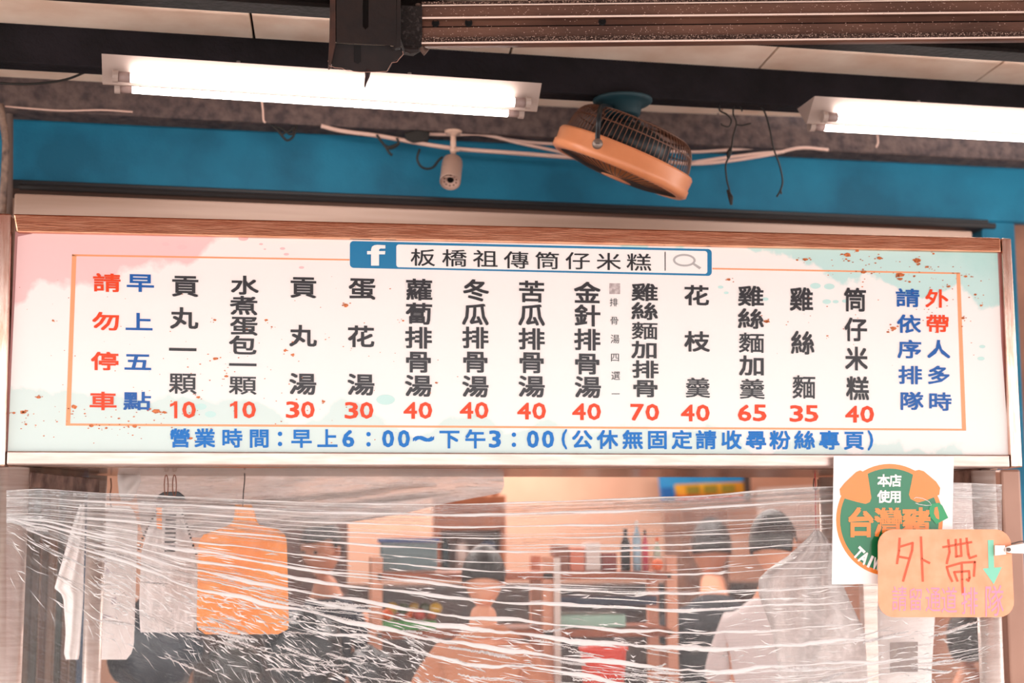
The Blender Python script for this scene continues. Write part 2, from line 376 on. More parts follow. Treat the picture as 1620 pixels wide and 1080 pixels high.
for chars, pts, w, h, pr, (x, y) in cols:
    column(chars, pts, w, h, DK, .02)
    for i, c in enumerate(pr):
        mb = MB()
        if c != '1': px_glyph(mb, c, x-12+24*i, y, 20, 25, Yt, (.035, .03), ink=True, slope=.01)
        else: mb.flat([P(x-12+a, y+b_, Yt) for a, b_ in ((1, -13.5), (5.5, -13.5), (5.5, 13.5), (.5, 13.5), (.5, -7.5), (-6, -4.5), (-6, -9), (-1, -11))])
        mb.build('price_digit', ORG, menu)
column('請依序排隊', [(1436, 471), (1438, 512), (1439, 552), (1440, 593), (1442, 634)], 37, 28, BLU)
column('外帶', [(1482, 472), (1483, 512)], 36, 28, ORG)
column('人多時', [(1485, 552), (1485, 593), (1487, 635)], 36, 28, BLU)
row = [('營', 285), ('業', 324), ('時', 367), ('間', 410), ('早', 477), ('上', 518), ('下', 711), ('午', 752), ('公', 921), ('休', 961), ('無', 1001), ('固', 1040), ('定', 1079), ('請', 1117), ('收', 1157), ('尋', 1196), ('粉', 1234), ('絲', 1273), ('專', 1312), ('頁', 1351)]
yrow = lambda x: 692.5 + (x-285)*.0035
for ch, x in row:
    mb = MB(); px_glyph(mb, ch, x, yrow(x), 34, 31, Yt, .022); mb.build('hours_character', CYB, menu)
for ch, x, w, h in (('6', 551, 17, 26), ('0', 614, 17, 26), ('0', 639, 17, 26), ('3', 783, 17, 26), ('0', 843, 17, 26), ('0', 867, 17, 26), ('(', 893, 8, 30), (')', 1377, 8, 30), ('~', 670, 30, 9)):
    mb = MB(); px_glyph(mb, ch, x, yrow(x), w, h, Yt, (.06, .03), ink=True); mb.build('hours_character', CYB, menu)
for x in (443, 583, 813):
    for dy in (-7, 9):
        mb = MB()
        mb.flat([P(x+3.6*math.cos(a*PI/5), yrow(x)+dy+3.6*math.sin(a*PI/5), Yt) for a in range(10)])
        mb.build('hours_colon_dot', CYB, menu)
# search-box banner
def rr(x0, y0, x1, y1, r, sl=.0225, n=5):
    pts = []
    for cx, cy, a0 in ((x1-r, y0+r, -90), (x1-r, y1-r, 0), (x0+r, y1-r, 90), (x0+r, y0+r, 180)):
        for k in range(n+1):
            a = math.radians(a0+90*k/n); pts.append((cx+r*math.cos(a), cy+r*math.sin(a)))
    return [(x, y+(x-x0)*sl) for x, y in pts]
MB().flat(pp(rr(553.5, 381, 1126, 423.5, 6), Yb)).build('banner', TEAL, menu)
MB().flat(pp(rr(627, 386.5, 1119, 422.5, 4, .0215), Yb-.0005)).build('banner_field', WPR, menu)
mb = MB(); fx = lambda x, y: P(540+x/2.7, 370+y/2.7, -.0028)
mb.flat([fx(*q) for q in [(127, 135), (127, 87), (110, 87), (110, 73), (127, 73), (127, 66), (131, 54), (141, 48), (154, 46), (188, 48), (188, 62), (168, 62), (162, 65), (161, 73), (188, 73), (186, 87), (161, 87), (161, 135)]])
mb.build('letter_emblem', WPR, menu)
for ch, (x, y) in zip('板橋祖傳筒仔米糕', [(669, 407), (719, 408), (768, 409), (817, 411), (866, 412), (914, 412.5), (963, 413.5), (1011, 414.5)]):
    mb = MB(); px_glyph(mb, ch, x, y, 41, 29, Yt-.0004, .006, slope=.022); mb.build('banner_character', BLK, menu)
mb = MB(); mb.flat(pp([(1051.5, 398), (1053, 398), (1053, 428), (1051.5, 428)], Yt)); mb.build('banner_divider', DK, menu)
mb = MB(); N = 28
el = lambda r1, r2, a: P(1082.6+r1*math.cos(a), 411.5+r2*math.sin(a)+(r1*math.cos(a))*.02, Yt)
for k in range(N):
    a, b = 2*PI*k/N, 2*PI*(k+1)/N; mb.flat([el(18, 10, a), el(18, 10, b), el(14.5, 7, b), el(14.5, 7, a)])
mb.flat(pp([(1094, 417), (1097, 415), (1109.5, 423), (1106.5, 426)], Yt)); mb.build('magnifier_icon', GRP, menu)
# thin orange border
mb = MB()
for q in ([(114, 402), (553, 409.5), (553, 412), (114, 405)], [(1127, 423.5), (1519, 431), (1519, 433.5), (1127, 426)], [(104, 669.5), (1528, 678), (1528, 681), (104, 673)],
          [(114, 402), (121, 402), (111, 673), (104, 673)], [(1513, 431), (1519, 431), (1528.5, 681), (1522, 681)]): mb.flat(pp(q, Yb))
mb.build('border_line', ORF, menu)
# small column beside the noodle item
for ch, x, y, s in (('排', 971, 478, 14), ('骨', 972, 507, 14), ('湯', 973, 536, 15), ('四', 973, 565, 15), ('選', 974, 594, 15), ('一', 974, 623, 14)):
    mb = MB(); px_glyph(mb, ch, x, y, s, s, Yt, 0); mb.build('small_character', DK, menu)
MB().flat(pp([(964, 448), (981, 448), (981, 465), (964, 465)], Yb)).build('smudged_sticker', mat('smudged grey sticker', '#cfc2c2', .6, var='#9c8c8c', vscale=90), menu)
# printed droplets and gold splatter
mb = MB(); random.seed(11)
for x, y, r in [(385, 377, 7.5), (288, 391, 8), (262, 386, 6), (413, 386, 3), (447, 393, 4), (453, 402, 4), (419, 394, 2), (477, 423, 4), (387, 378, 2)]:
    mb.flat([P(x+r*1.05*math.cos(a*PI/8), y+r*.5*math.sin(a*PI/8), Yb) for a in range(16)])
mb.build('pink_droplet', mat('pink droplet print', '#efc3c4', .3), menu)['kind'] = 'stuff'
mb = MB()
for x, y, r in [(1290, 452, 8.5), (1312, 453, 8.5), (1308, 477, 7), (1322, 477, 5), (1337, 476, 5), (1211, 473, 5), (1140, 454, 4.5), (1149, 463, 4), (610, 632, 15), (1554, 548, 5), (1552, 567, 6), (318, 643, 9), (333, 655, 9)]:
    mb.flat([P(x+r*1.0*math.cos(a*PI/8), y+r*.55*math.sin(a*PI/8), Yb) for a in range(16)])
mb.build('mint_droplet', mat('mint droplet print', '#bfe2de', .3), menu)['kind'] = 'stuff'
mb = MB()
def speck(x, y, r):
    n = random.randint(5, 8); a0 = random.random()*6; mb.flat([P(x+r*1.25*random.uniform(.6, 1.1)*math.cos(a0+a*2*PI/n), y+r*.72*random.uniform(.6, 1.1)*math.sin(a0+a*2*PI/n), Yt-.0003) for a in range(n)])
big = [(213, 674, 5), (203, 674, 2), (145, 673, 5), (117, 643, 6), (36, 652, 6), (22, 653, 3.5), (41, 671, 3), (61, 628, 4), (84, 507, 3), (302, 693, 4), (168, 677, 3), (247, 650, 7), (260, 652, 4), (314, 628, 4), (341, 567, 5), (358, 595, 4), (421, 506, 3.5), (451, 554, 4), (463, 561, 4), (512, 635, 4), (430, 517, 2.5), (547, 483, 5), (340, 506, 3), (690, 605, 3), (638, 507, 3),
       (1341, 403, 7), (1391, 408, 5), (1274, 410, 5), (1261, 411, 3), (1366, 430, 6), (1424, 435, 8), (1424, 441, 5), (1451, 412, 8), (1467, 422, 4), (1501, 453, 4), (1528, 437, 4), (1413, 519, 6), (1405, 525, 3), (1543, 466, 3), (1524, 503, 4), (1213, 508, 5), (1214, 509, 3), (1153, 442, 4), (1309, 531, 2.5), (1552, 483, 3), (1356, 397, 3), (1477, 401, 3)]
for x, y, r in big:
    speck(x, y, r*.8)
    for _ in range(3): speck(x+random.gauss(0, r*1.2), y+random.gauss(0, r*.7), r*.3)
def cluster(n, x0, y0, x1, y1, s, rmax):
    for _ in range(n):
        t = random.random(); x = x0+(x1-x0)*t+random.gauss(0, s*1.6); y = y0+(y1-y0)*t+random.gauss(0, s)
        if 30 < x < 1570 and 402 < y < 708: speck(x, y, random.uniform(.5, rmax)**1.0)
cluster(55, 30, 665, 330, 660, 16, 2.0); cluster(40, 200, 640, 520, 500, 40, 1.6); cluster(25, 330, 610, 640, 690, 25, 1.4); cluster(20, 500, 470, 690, 610, 30, 1.3)
cluster(60, 1280, 405, 1540, 450, 16, 1.7); cluster(35, 1250, 520, 1480, 450, 30, 1.3); cluster(12, 1380, 460, 1560, 560, 25, 1.5); cluster(20, 40, 450, 240, 560, 40, 1.2)
g = mb.build('gold_splatter', mat('copper gold foil print', '#d8773a', .35, .2, var='#9c4a1e', vscale=200), menu); g['kind'] = 'stuff'

# ================================================================= STALL FRAME
stall = empty('food_stall', (0, .4, 0), 'stainless steel food stall frame of round posts under the menu board', 'stall')
ZS = P(800, 738, 0).z
def vpost(px, py, Y, r, z1, name='post'):
    b = P(px, py, Y); lean = 0
    return MB().tube([(b.x, b.y, 0), (b.x, b.y, z1)], r, 28).build(name, STEEL(), stall, smooth=True)
vpost(17, 900, .03, .038, ZS-.005); vpost(150, 900, .55, .0275, ZS-.005)
vpost(1562, 900, .06, .034, ZS-.005); vpost(1309, 800, .55, .025, ZS-.005)
mb = MB()
c0 = P(15, 739, .0); c1 = P(1600, 741, .0)
mb.box(c0.x-.02, c1.x+.02, .134, .70, ZS+.001, ZS+.02, bev=.003)
mb.build('canopy', mat('dull stainless sheet', '#b89884', .22, 1.0, var='#8f7466', vscale=10, vstretch=(.4, 6, 1), bump=.12, bscale=14), stall)
# side channels joining front and rear posts
a = P(40, 758, .07); b = P(150, 768, .52)
def channel(a, b, h, w):
    d = (b-a); n = Vector((d.y, -d.x, 0)).normalized()*w/2; up = Vector((0, 0, h/2))
    return MB().prism([a-n-up, a+n-up, a+n+up, a-n+up], d)
RUSTM = mat('stained grey steel channel', '#9c8074', .5, .6, var='#5e4640', vscale=18, bump=.2)
channel(a, b, .042, .03).build('side_rail', RUSTM, stall, bev=.003)
a = P(1560, 752, .06); b = P(1470, 756, .55)
channel(a, b, .042, .03).build('side_rail', RUSTM, stall, bev=.003)
MB().box(c0.x, c1.x, .10, .75, .82, .86, bev=.004).build('counter_top', STEEL(), stall)
MB().box(c0.x, c1.x, .12, .16, .0, .82, bev=.004).build('counter_front', STEEL(), stall)
a = P(1372, 740, .8); b_ = P(1400, 1000, .8)
MB().box(P(1366, 960, .8).x, P(1405, 960, .8).x, .80, .84, .86, P(1380, 905, .8).z, bev=.003).build('rear_upright', STEEL(), stall)

# ================================================================= STRETCH FILM
FILM = film_mat('clear stretch film', .025, 1.0, streak=(14, 150, 1), bumpd=.003, rough=.06)
FOLD = film_mat('bunched film whitened as glints', .9, 1.5, streak=(60, 6, 1), bumpd=.002, rough=.18, tint=(1, .98, .97, 1))  # folds whitened to paint the bright sky reflections along them
film = empty('stretch_film', P(800, 1080, -.02), 'clear plastic film stretched in pleats across the opening beneath the menu board', 'plastic film')
flow = [  # curves the pleats follow, top edge first (px)
 [(8, 775), (60, 773), (160, 780), (500, 795), (700, 798), (900, 792), (1080, 785), (1290, 770), (1500, 763), (1585, 766)],
 [(12, 790), (60, 792), (160, 796), (300, 803), (540, 815), (760, 818), (1080, 810), (1290, 797), (1500, 790), (1585, 792)],
 [(14, 812), (60, 812), (160, 822), (300, 836), (540, 858), (760, 872), (1080, 870), (1290, 860), (1500, 850), (1585, 845)],
 [(16, 822), (60, 828), (160, 852), (300, 885), (540, 925), (760, 950), (1080, 965), (1290, 955), (1500, 940), (1585, 930)],
 [(16, 826), (60, 842), (160, 880), (300, 930), (540, 985), (760, 1030), (1080, 1068), (1290, 1060), (1500, 1040), (1585, 1020)],
 [(14, 860), (60, 900), (160, 960), (300, 1010), (540, 1080), (760, 1130), (1080, 1170), (1290, 1160), (1500, 1140), (1585, 1120)],
 [(10, 1180), (60, 1200), (160, 1220), (300, 1230), (540, 1240), (760, 1260), (1080, 1290), (1290, 1290), (1500, 1280), (1585, 1270)]]
def lerp1(pts, x):
    for a, b in zip(pts, pts[1:]):
        if x <= b[0]:
            t = (x-a[0])/(b[0]-a[0]); t = max(0, min(1, t)); return a[1]+(b[1]-a[1])*(t*t*(3-2*t)*.35+t*.65)
    return pts[-1][1]
def flow_px(s, v):
    x = 10+1575*s; k = v*(len(flow)-1); i = min(int(k), len(flow)-2); f = k-i
    return x, lerp1(flow[i], x)*(1-f)+lerp1(flow[i+1], x)*f
random.seed(5)
ph = [(random.uniform(20, 90), random.uniform(0, 6), random.uniform(2, 9)) for _ in range(8)]
def film_pt(s, v, off=0):
    x, y = flow_px(s, v); Y = -.012+.03*0
    w = sum(math.sin(f*v+p+math.sin(q*s*1.3)*1.2) for f, p, q in ph)*.0012*min(1, 8*s+.15)*min(1, 8*(1-s)+.2)
    return P(x, y, -.022+w+off)
MB().grid(lambda s, v: film_pt(s, v), 160, 150).build('film_sheet', FILM, film, smooth=True)
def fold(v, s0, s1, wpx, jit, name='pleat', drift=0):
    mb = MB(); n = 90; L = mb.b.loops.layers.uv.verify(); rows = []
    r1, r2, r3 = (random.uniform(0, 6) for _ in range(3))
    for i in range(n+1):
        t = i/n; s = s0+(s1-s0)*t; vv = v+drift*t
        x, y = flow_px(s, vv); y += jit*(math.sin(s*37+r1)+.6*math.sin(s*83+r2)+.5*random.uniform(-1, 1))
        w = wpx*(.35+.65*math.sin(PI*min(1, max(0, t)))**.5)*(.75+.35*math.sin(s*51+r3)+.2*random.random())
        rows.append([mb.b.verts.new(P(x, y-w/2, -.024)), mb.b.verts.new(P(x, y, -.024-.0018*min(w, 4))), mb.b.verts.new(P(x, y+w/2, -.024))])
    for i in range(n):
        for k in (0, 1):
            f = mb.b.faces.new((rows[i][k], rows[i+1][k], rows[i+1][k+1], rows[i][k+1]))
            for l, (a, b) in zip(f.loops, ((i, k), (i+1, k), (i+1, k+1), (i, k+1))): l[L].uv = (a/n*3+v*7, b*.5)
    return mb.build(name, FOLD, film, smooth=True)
random.seed(8)
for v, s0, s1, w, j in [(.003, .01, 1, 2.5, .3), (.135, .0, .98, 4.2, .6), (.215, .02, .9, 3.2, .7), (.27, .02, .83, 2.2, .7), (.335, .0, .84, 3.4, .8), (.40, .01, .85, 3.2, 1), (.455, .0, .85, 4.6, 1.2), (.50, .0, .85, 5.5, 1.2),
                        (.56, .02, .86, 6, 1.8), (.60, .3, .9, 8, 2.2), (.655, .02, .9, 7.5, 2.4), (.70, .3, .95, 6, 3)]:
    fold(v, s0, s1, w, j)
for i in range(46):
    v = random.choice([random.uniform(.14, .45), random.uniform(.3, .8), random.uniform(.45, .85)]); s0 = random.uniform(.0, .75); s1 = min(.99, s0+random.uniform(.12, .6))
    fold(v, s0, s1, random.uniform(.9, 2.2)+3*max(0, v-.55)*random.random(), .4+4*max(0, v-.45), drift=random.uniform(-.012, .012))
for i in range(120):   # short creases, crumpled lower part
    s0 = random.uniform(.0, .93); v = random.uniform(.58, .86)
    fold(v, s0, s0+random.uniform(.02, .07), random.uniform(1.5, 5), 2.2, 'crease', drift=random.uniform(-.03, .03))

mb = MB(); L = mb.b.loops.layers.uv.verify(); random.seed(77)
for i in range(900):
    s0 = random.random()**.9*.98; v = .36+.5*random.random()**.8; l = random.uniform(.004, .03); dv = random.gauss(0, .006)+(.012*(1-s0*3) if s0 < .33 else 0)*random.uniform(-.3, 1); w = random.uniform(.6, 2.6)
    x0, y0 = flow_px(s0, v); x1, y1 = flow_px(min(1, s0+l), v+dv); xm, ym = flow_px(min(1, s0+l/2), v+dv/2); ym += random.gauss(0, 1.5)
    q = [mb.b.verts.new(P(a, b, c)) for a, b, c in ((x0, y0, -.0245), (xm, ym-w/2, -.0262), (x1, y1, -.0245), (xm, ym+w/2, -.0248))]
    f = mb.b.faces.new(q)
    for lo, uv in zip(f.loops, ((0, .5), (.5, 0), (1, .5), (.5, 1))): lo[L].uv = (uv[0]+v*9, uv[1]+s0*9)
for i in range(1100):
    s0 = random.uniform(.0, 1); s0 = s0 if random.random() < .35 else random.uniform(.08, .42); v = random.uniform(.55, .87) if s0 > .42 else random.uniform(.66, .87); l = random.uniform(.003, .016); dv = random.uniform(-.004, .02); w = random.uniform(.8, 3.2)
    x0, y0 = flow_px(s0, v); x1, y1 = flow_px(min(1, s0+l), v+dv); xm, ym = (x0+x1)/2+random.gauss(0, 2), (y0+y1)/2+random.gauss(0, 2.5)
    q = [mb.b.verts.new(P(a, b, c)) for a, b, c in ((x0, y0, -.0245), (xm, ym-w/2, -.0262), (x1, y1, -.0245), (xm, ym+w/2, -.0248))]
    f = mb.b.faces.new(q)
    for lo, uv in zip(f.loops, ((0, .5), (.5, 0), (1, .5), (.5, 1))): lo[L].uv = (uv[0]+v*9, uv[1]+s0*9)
mb.build('fine_crinkle', FOLD, film)['kind'] = 'stuff'  # white slivers paint small glints on the crumpled film

# ================================================================= LAMINATED BADGE POSTER
post = empty('laminated_poster', P(1410, 920, -.05), 'white laminated sheet with a round green and orange pig-ear badge', 'poster')
YP = -.045
MB().prism(pp([(1319, 721), (1509, 722), (1505, 922), (1316, 924)], YP), (0, .002, 0)).build('sheet', mat('laminated white paper', '#f6f2f0', .15), post)
gx = lambda x, y: (1310+x*210/1080, 720+y*210/1080)
def gp(pts, Y): return [P(*gx(x, y), Y) for x, y in pts]
BO = mat('badge orange', '#f08838', .2); BG = mat('badge green', '#1f7a52', .2); BG2 = mat('badge dark green', '#0c6a3c', .2)
circ = lambda r1, r2, cx=500, cy=525, n=64, a0=0, a1=2*PI: [(cx+r1*math.cos(a0+(a1-a0)*k/n), cy+r2*math.sin(a0+(a1-a0)*k/n)) for k in range(n)]
MB().flat(gp(circ(434, 455), YP-.0006)).build('badge_ring', BO, post)
MB().flat(gp(circ(402, 418), YP-.0010)).build('badge_field', BG, post)
mb = MB()
mb.flat(gp(catpts := [(322, 150), (335, 230), (352, 345), (340, 380), (305, 395), (230, 378), (135, 350), (100, 322), (95, 275), (140, 220), (230, 135), (262, 122)], YP-.0014)); mb.build('badge_ear', BO, post); mb = MB()
mb.flat(gp([(692, 150), (675, 240), (658, 320), (672, 355), (730, 385), (800, 365), (862, 340), (905, 320), (912, 265), (880, 215), (780, 130), (740, 118), (710, 125)], YP-.0014))
mb.build('badge_ear', BO, post)
for ch, x, y in (('本', 452, 205), ('店', 548, 205), ('使', 452, 335), ('用', 548, 335)):
    mb = MB(); put_glyph(mb, ch, lambda u, v: P(*gx(x+(u-.5)*104, y-(v-.5)*104), YP-.002), .028); mb.build('badge_character', WPR, post)
for ch, x in (('台', 265), ('灣', 490), ('豬', 720)):
    mb = MB(); put_glyph(mb, ch, lambda u, v: P(*gx(x+(u-.5)*235, 545-(v-.5)*245), YP-.0024), .03); mb.build('badge_character', BO, post)
mb = MB()
mb.flat(gp([(395, 640), (420, 625), (480, 600), (900, 600), (880, 700), (700, 880), (500, 920), (400, 900), (330, 800), (345, 700)], YP-.0016)); mb.build('badge_island', BG2, post)
txt = 'TAIWAN PORK'
for i, ch in enumerate(txt):
    if ch == ' ': continue
    a = math.radians(134 - i*9.2); R0 = 362
    def f(u, v, a=a):
        ww = (u-.5)*(62 if ch != 'I' else 20); hh = (v-.5)*88
        cx = 500+(R0-hh*-1*-1)*math.cos(a); rr_ = R0-hh
        return P(*gx(500+rr_*math.cos(a)*1.0 + ww*math.sin(a), 525+rr_*math.sin(a)*1.04 - ww*math.cos(a)), YP-.0028)
    mb = MB(); put_glyph(mb, ch, f, .05, ink=True); mb.build('badge_character', WPR, post)
mb = MB(); mb.flat(gp([(840, 395), (905, 385), (930, 410), (978, 508), (880, 560), (830, 500), (822, 430)], YP-.003)); mb.build('badge_tag', mat('badge tag green', '#159a5c', .2), post)
mb = MB(); mb.flat(gp([(868, 425), (890, 418), (902, 470), (905, 522), (880, 510), (862, 470)], YP-.0036)); mb.build('badge_tag_mark', BO, post)
MB().tube([P(*gx(x, y), YP-.003) for x, y in [(700, 352), (715, 342), (770, 350), (820, 375), (842, 405), (800, 408), (745, 400), (712, 388)]], .0008, 6).build('badge_tag_string', WPR, post)
# ================================================================= ORANGE TAKEAWAY CARD
card = empty('handwritten_card', P(1500, 975, -.08), 'peach rounded card with handwritten takeaway notice and mint arrow clipped at the right post', 'sign')
YC = -.075
def rrp(x0, y0, x1, y1, r, n=6):
    pts = []
    for cx, cy, a0 in ((x1-r, y0+r, -90), (x1-r, y1-r, 0), (x0+r, y1-r, 90), (x0+r, y0+r, 180)):
        for k in range(n+1):
            a = math.radians(a0+90*k/n); pts.append((cx+r*math.cos(a), cy+r*math.sin(a)))
    return pts
pts = [(x + (y-837)*.045*(1 if x > 1495 else .12), y) for x, y in rrp(1389, 837, 1599, 976, 25)]
MB().prism(pp(pts, YC), (0, .003, 0)).build('card', mat('peach card', '#fbb28c', .5, var='#f6a57e', vscale=25), card)
hx = lambda x, y: (1380+x*240/997, 820+y*260/1080)
def strokes(mb, strs, w, Y):
    for st in strs:
        for (x0, y0), (x1, y1) in zip(st, st[1:]):
            d = Vector((x1-x0, y1-y0, 0)); l = d.length or 1; nx, ny = -d.y/l*w/2, d.x/l*w/2; ex, ey = d.x/l*w*.3, d.y/l*w*.3
            mb.flat([P(*hx(a, b), Y) for a, b in ((x0-ex+nx, y0-ey+ny), (x1+ex+nx, y1+ey+ny), (x1+ex-nx, y1+ey-ny), (x0-ex-nx, y0-ey-ny))])
mb = MB()
strokes(mb, [[(180, 130), (176, 210), (163, 295)], [(182, 185), (266, 160), (262, 210), (235, 300), (203, 410)], [(172, 250), (240, 262)], [(320, 122), (326, 260), (332, 410)], [(328, 268), (376, 292)],
             [(465, 188), (652, 155)], [(500, 140), (508, 220), (490, 295)], [(548, 138), (553, 250)], [(580, 135), (586, 245), (548, 250)], [(620, 130), (632, 235), (640, 260), (684, 245)],
             [(490, 320), (505, 370), (525, 412)], [(490, 318), (590, 290), (675, 285), (668, 378)], [(538, 350), (560, 410)], [(540, 352), (636, 345), (640, 390), (632, 410), (620, 400)], [(588, 300), (590, 400), (595, 498)]], 15, YC-.001)
mb.build('handwriting', mat('red marker', '#e8603c', .5), card)
mb = MB()
strokes(mb, [[(778, 152), (782, 320)]], 38, YC-.001)
mb.flat([P(*hx(x, y), YC-.0012) for x, y in [(725, 328), (852, 318), (798, 432)]]); mb.build('arrow', mat('mint tape', '#86d6ba', .45), card)
for i, (ch, x, y, s) in enumerate([('請', 178, 525, 118), ('留', 285, 530, 108), ('通', 400, 530, 120), ('道', 505, 535, 125), ('排', 640, 540, 130), ('隊', 800, 540, 150)]):
    mb = MB(); put_glyph(mb, ch, lambda u, v: P(*hx(x+(u-.5)*s*.9, y-(v-.5)*s*1.5), YC-.001), 0); mb.build('handwriting', mat('faded violet marker', '#d898b8', .5), card)
clip = tag(empty('metal_clip', P(1600, 868, -.09)), 'small steel clip holding the peach card to the right post', 'clip')
mb = MB(); mb.prism(pp([(1574, 862), (1590, 862), (1592, 877), (1574, 879)], -.086), (0, .004, 0)); mb.build('jaw', STEEL(), clip, bev=.001)
mb = MB(); mb.prism(pp([(1591, 865), (1600, 862), (1626, 858), (1626, 876), (1600, 875), (1591, 873)], -.088), (0, .012, 0)); mb.build('jaw', STEEL(), clip, bev=.001)
mb = MB(); mb.tube([P(1596, 869, -.098), P(1596, 869, -.07)], .006, 12); mb.tube(pxpath([(1600, 860), (1620, 856), (1640, 862)], -.094), .002, 6); mb.build('spring', mat('dark spring', '#5a4a44', .3, .9), clip)

# ================================================================= RAIL AND BRACKET, TOP
rail = empty('shutter_rail', P(1100, 70, -.25), 'long grooved aluminium rail speckled with dust along the upper edge', 'rail')
ZR0, ZR1 = 3.055, 3.178
A0 = PZ(668, 75, ZR0); A1 = PZ(1620, 66, ZR0)
dirr = (A1-A0); dirr.z = 0; Lr = dirr.length; dirr.normalize(); nrm = Vector((dirr.y, -dirr.x, 0))   # towards the street
ALU = mat('dusty bronze aluminium', '#745244', .45, .4, var='#553a30', vscale=8, vstretch=(.4, 1, 1), bump=.1, bscale=200)
H = .123
fr = [(0, .0), (0, .014), (.03, .016), (.07, .02), (.10, .010), (.33, .006), (.36, .016), (.40, .016), (.42, .007), (.535, .007), (.54, -.010), (.565, -.010), (.57, .010), (.80, .006), (.805, -.008), (.83, -.008), (.835, .010), (.93, .014), (.94, .022), (.985, .022), (1.0, .010), (1.0, 0)]
def rp(s, d, zf): return A0 + dirr*s + nrm*d + Vector((0, 0, ZR1-H*zf-ZR0))
Ltot = Lr+1.2
mb = MB()
prof = [(z, d) for z, d in fr] + [(1.0, -.008), (0, -.008)]
mb.prism([rp(0, d, z) for z, d in prof], dirr*Ltot); mb.build('profile', ALU, rail)
def strip(nm, z0, z1, d, m_):
    MB().prism([rp(.0, d, z0), rp(.0, d, z1), rp(.0, d-.004, z1), rp(.0, d-.004, z0)], dirr*Ltot).build(nm, m_, rail)
BR_ = mat('rail ridge highlight', '#fbe4d8', .5, 0); DKG = mat('black groove strip', '#120e0e', .9, spec=.1); DUST = mat('dark dusty ledge', '#3a2c28', .95, spec=.1, var='#a08478', vscale=220, vlo=.5, vhi=.75)
strip('dusty_ledge', 0, .065, .0212, DUST); strip('edge_highlight', .075, .095, .0214, BR_); strip('edge_highlight', .345, .385, .0172, BR_); strip('groove', .537, .572, .0078, DKG)  # bright strips paint the highlights along the rail ridges
strip('groove', .80, .835, .0068, DKG); strip('dusty_ledge', .835, .94, .0236, DUST); strip('edge_highlight', .945, .98, .0242, BR_)  # black strips laid over the grooves
for px in (690, 742, 952):
    mb = MB(); c = PZ(px, 37, 3.127); s = (c-A0).dot(dirr); c = rp(s, .0075, .47)
    mb.lathe([(0, 0), (.0105, 0), (.0105, .004), (.008, .005)], c, nrm, 16); mb.build('screw_hole', mat('black hole', '#0c0a0a', .9), rail)
mb = MB(); random.seed(2)
for _ in range(1500):
    s = random.uniform(0, Lr*1.1); zf = random.choice([random.gauss(.03, .02), random.gauss(.88, .03), random.gauss(.88, .03), random.uniform(.1, .33), random.uniform(.58, .8), random.uniform(0, 1)])
    zf = min(.99, max(0, zf)); d = .0248 if zf > .83 else (.0222 if zf < .1 else (.0180 if .33 < zf < .4 else .0125)); r = random.uniform(.0005, .0014)
    c = rp(s, d, zf); a = random.random()*3
    mb.flat([c+dirr*(r*1.8*math.cos(a+k*2.1))+Vector((0, 0, r*math.sin(a+k*2.1))) for k in range(3)])
q = mb.build('dust_fleck', mat('pale dust', '#d8b8a8', .9), rail); q['kind'] = 'stuff'
mb = MB(); mb.tube([rp(-.012, .0, .0), rp(-.010, .004, .3), rp(-.008, .0, .7), rp(-.006, .004, 1.0), rp(.012, .0, 1.12)], [.008, .007, .008, .007, .012], 8); mb.build('mortar_edge', mat('crumbled mortar', '#7a6258', .95, var='#2c2220', vscale=60, bump=.8, bscale=90), rail)
br = empty('steel_bracket', P(575, 60, -.2), 'dark rusty slotted steel bracket hanging in front of the left lamp', 'bracket')
RUST = mat('dark rusty steel', '#241815', .75, .1, var='#1a1213', vscale=14, bump=.25, bscale=60)
def pl(name, pts, Y, th, m, bev=.0015, parent=br): return MB().prism(pp(pts, Y), (0, th, 0)).build(name, m, parent, bev=bev)
# front plate with a slot: left and right of the slot and below it
pl('front_plate', [(532, -60), (574, -60), (574, 42), (578, 46), (583, 42), (583, -60), (627, -60), (627, 72), (532, 67)], -.20, .006, RUST)
pl('side_flange', [(523, -60), (531, -60), (531, 68), (524, 100), (519, 102), (521, 60)], -.20, .05, mat('rust brown flange', '#4c2e24', .7, var='#33211c', vscale=20))
pl('side_flange', [(628, -60), (634, -60), (634, 74), (620, 78), (627, 66)], -.20, .05, RUST)
pl('back_plate', [(531, -60), (628, -60), (628, 68), (531, 66)], -.17, .004, mat('blackened steel', '#241a1a', .7, var='#161214', vscale=20))
pl('rear_plate', [(531, 69), (617, 72), (626, 80), (633, 78), (640, 84), (634, 91), (624, 96), (621, 99), (614, 112), (594, 113), (580, 114), (560, 112), (548, 108), (528, 106), (524, 100)], -.185, .006, mat('blackened steel', '#241a1a', .7, var='#161214', vscale=20))
pl('slot', [(560, 72), (571, 72), (571, 98), (566, 101), (560, 98)], -.1862, .001, mat('black slot', '#100c0e', .9), 0)
mb = MB(); mb.tube([P(x, y, -.188) for x, y in [(519, 96), (521, 104), (530, 107), (541, 108), (549, 112), (570, 114), (594, 114), (612, 113), (617, 104), (620, 99), (628, 98), (634, 90), (638, 86), (637, 81)]], .0007, 5); mb.build('torn_edge_glint', mat('torn rim highlight', '#c09080', .6), br)  # pale line paints the highlight on the jagged rim
mb = MB(); mb.tube([P(582, 111, -.18), P(581, 122, -.182), P(578, 132, -.184), P(576.5, 142, -.186)], [.0085, .006, .0035, .0006], 6); mb.build('spike', mat('dark spike', '#2e2024', .4, .3), br)
pl('mortar_block', [(635, 8), (668, 10), (668, 72), (655, 80), (640, 78), (634, 60)], -.16, .05, mat('black crumbly mortar', '#201a1a', .95, var='#4c4444', vscale=90, bump=1, bscale=110, vlo=.55, vhi=.75))
MB().tube([P(640, 77, -.17), P(650, 80, -.17), P(662, 79, -.17)], [.006, .009, .006], 8).build('bolt', RUST, br)

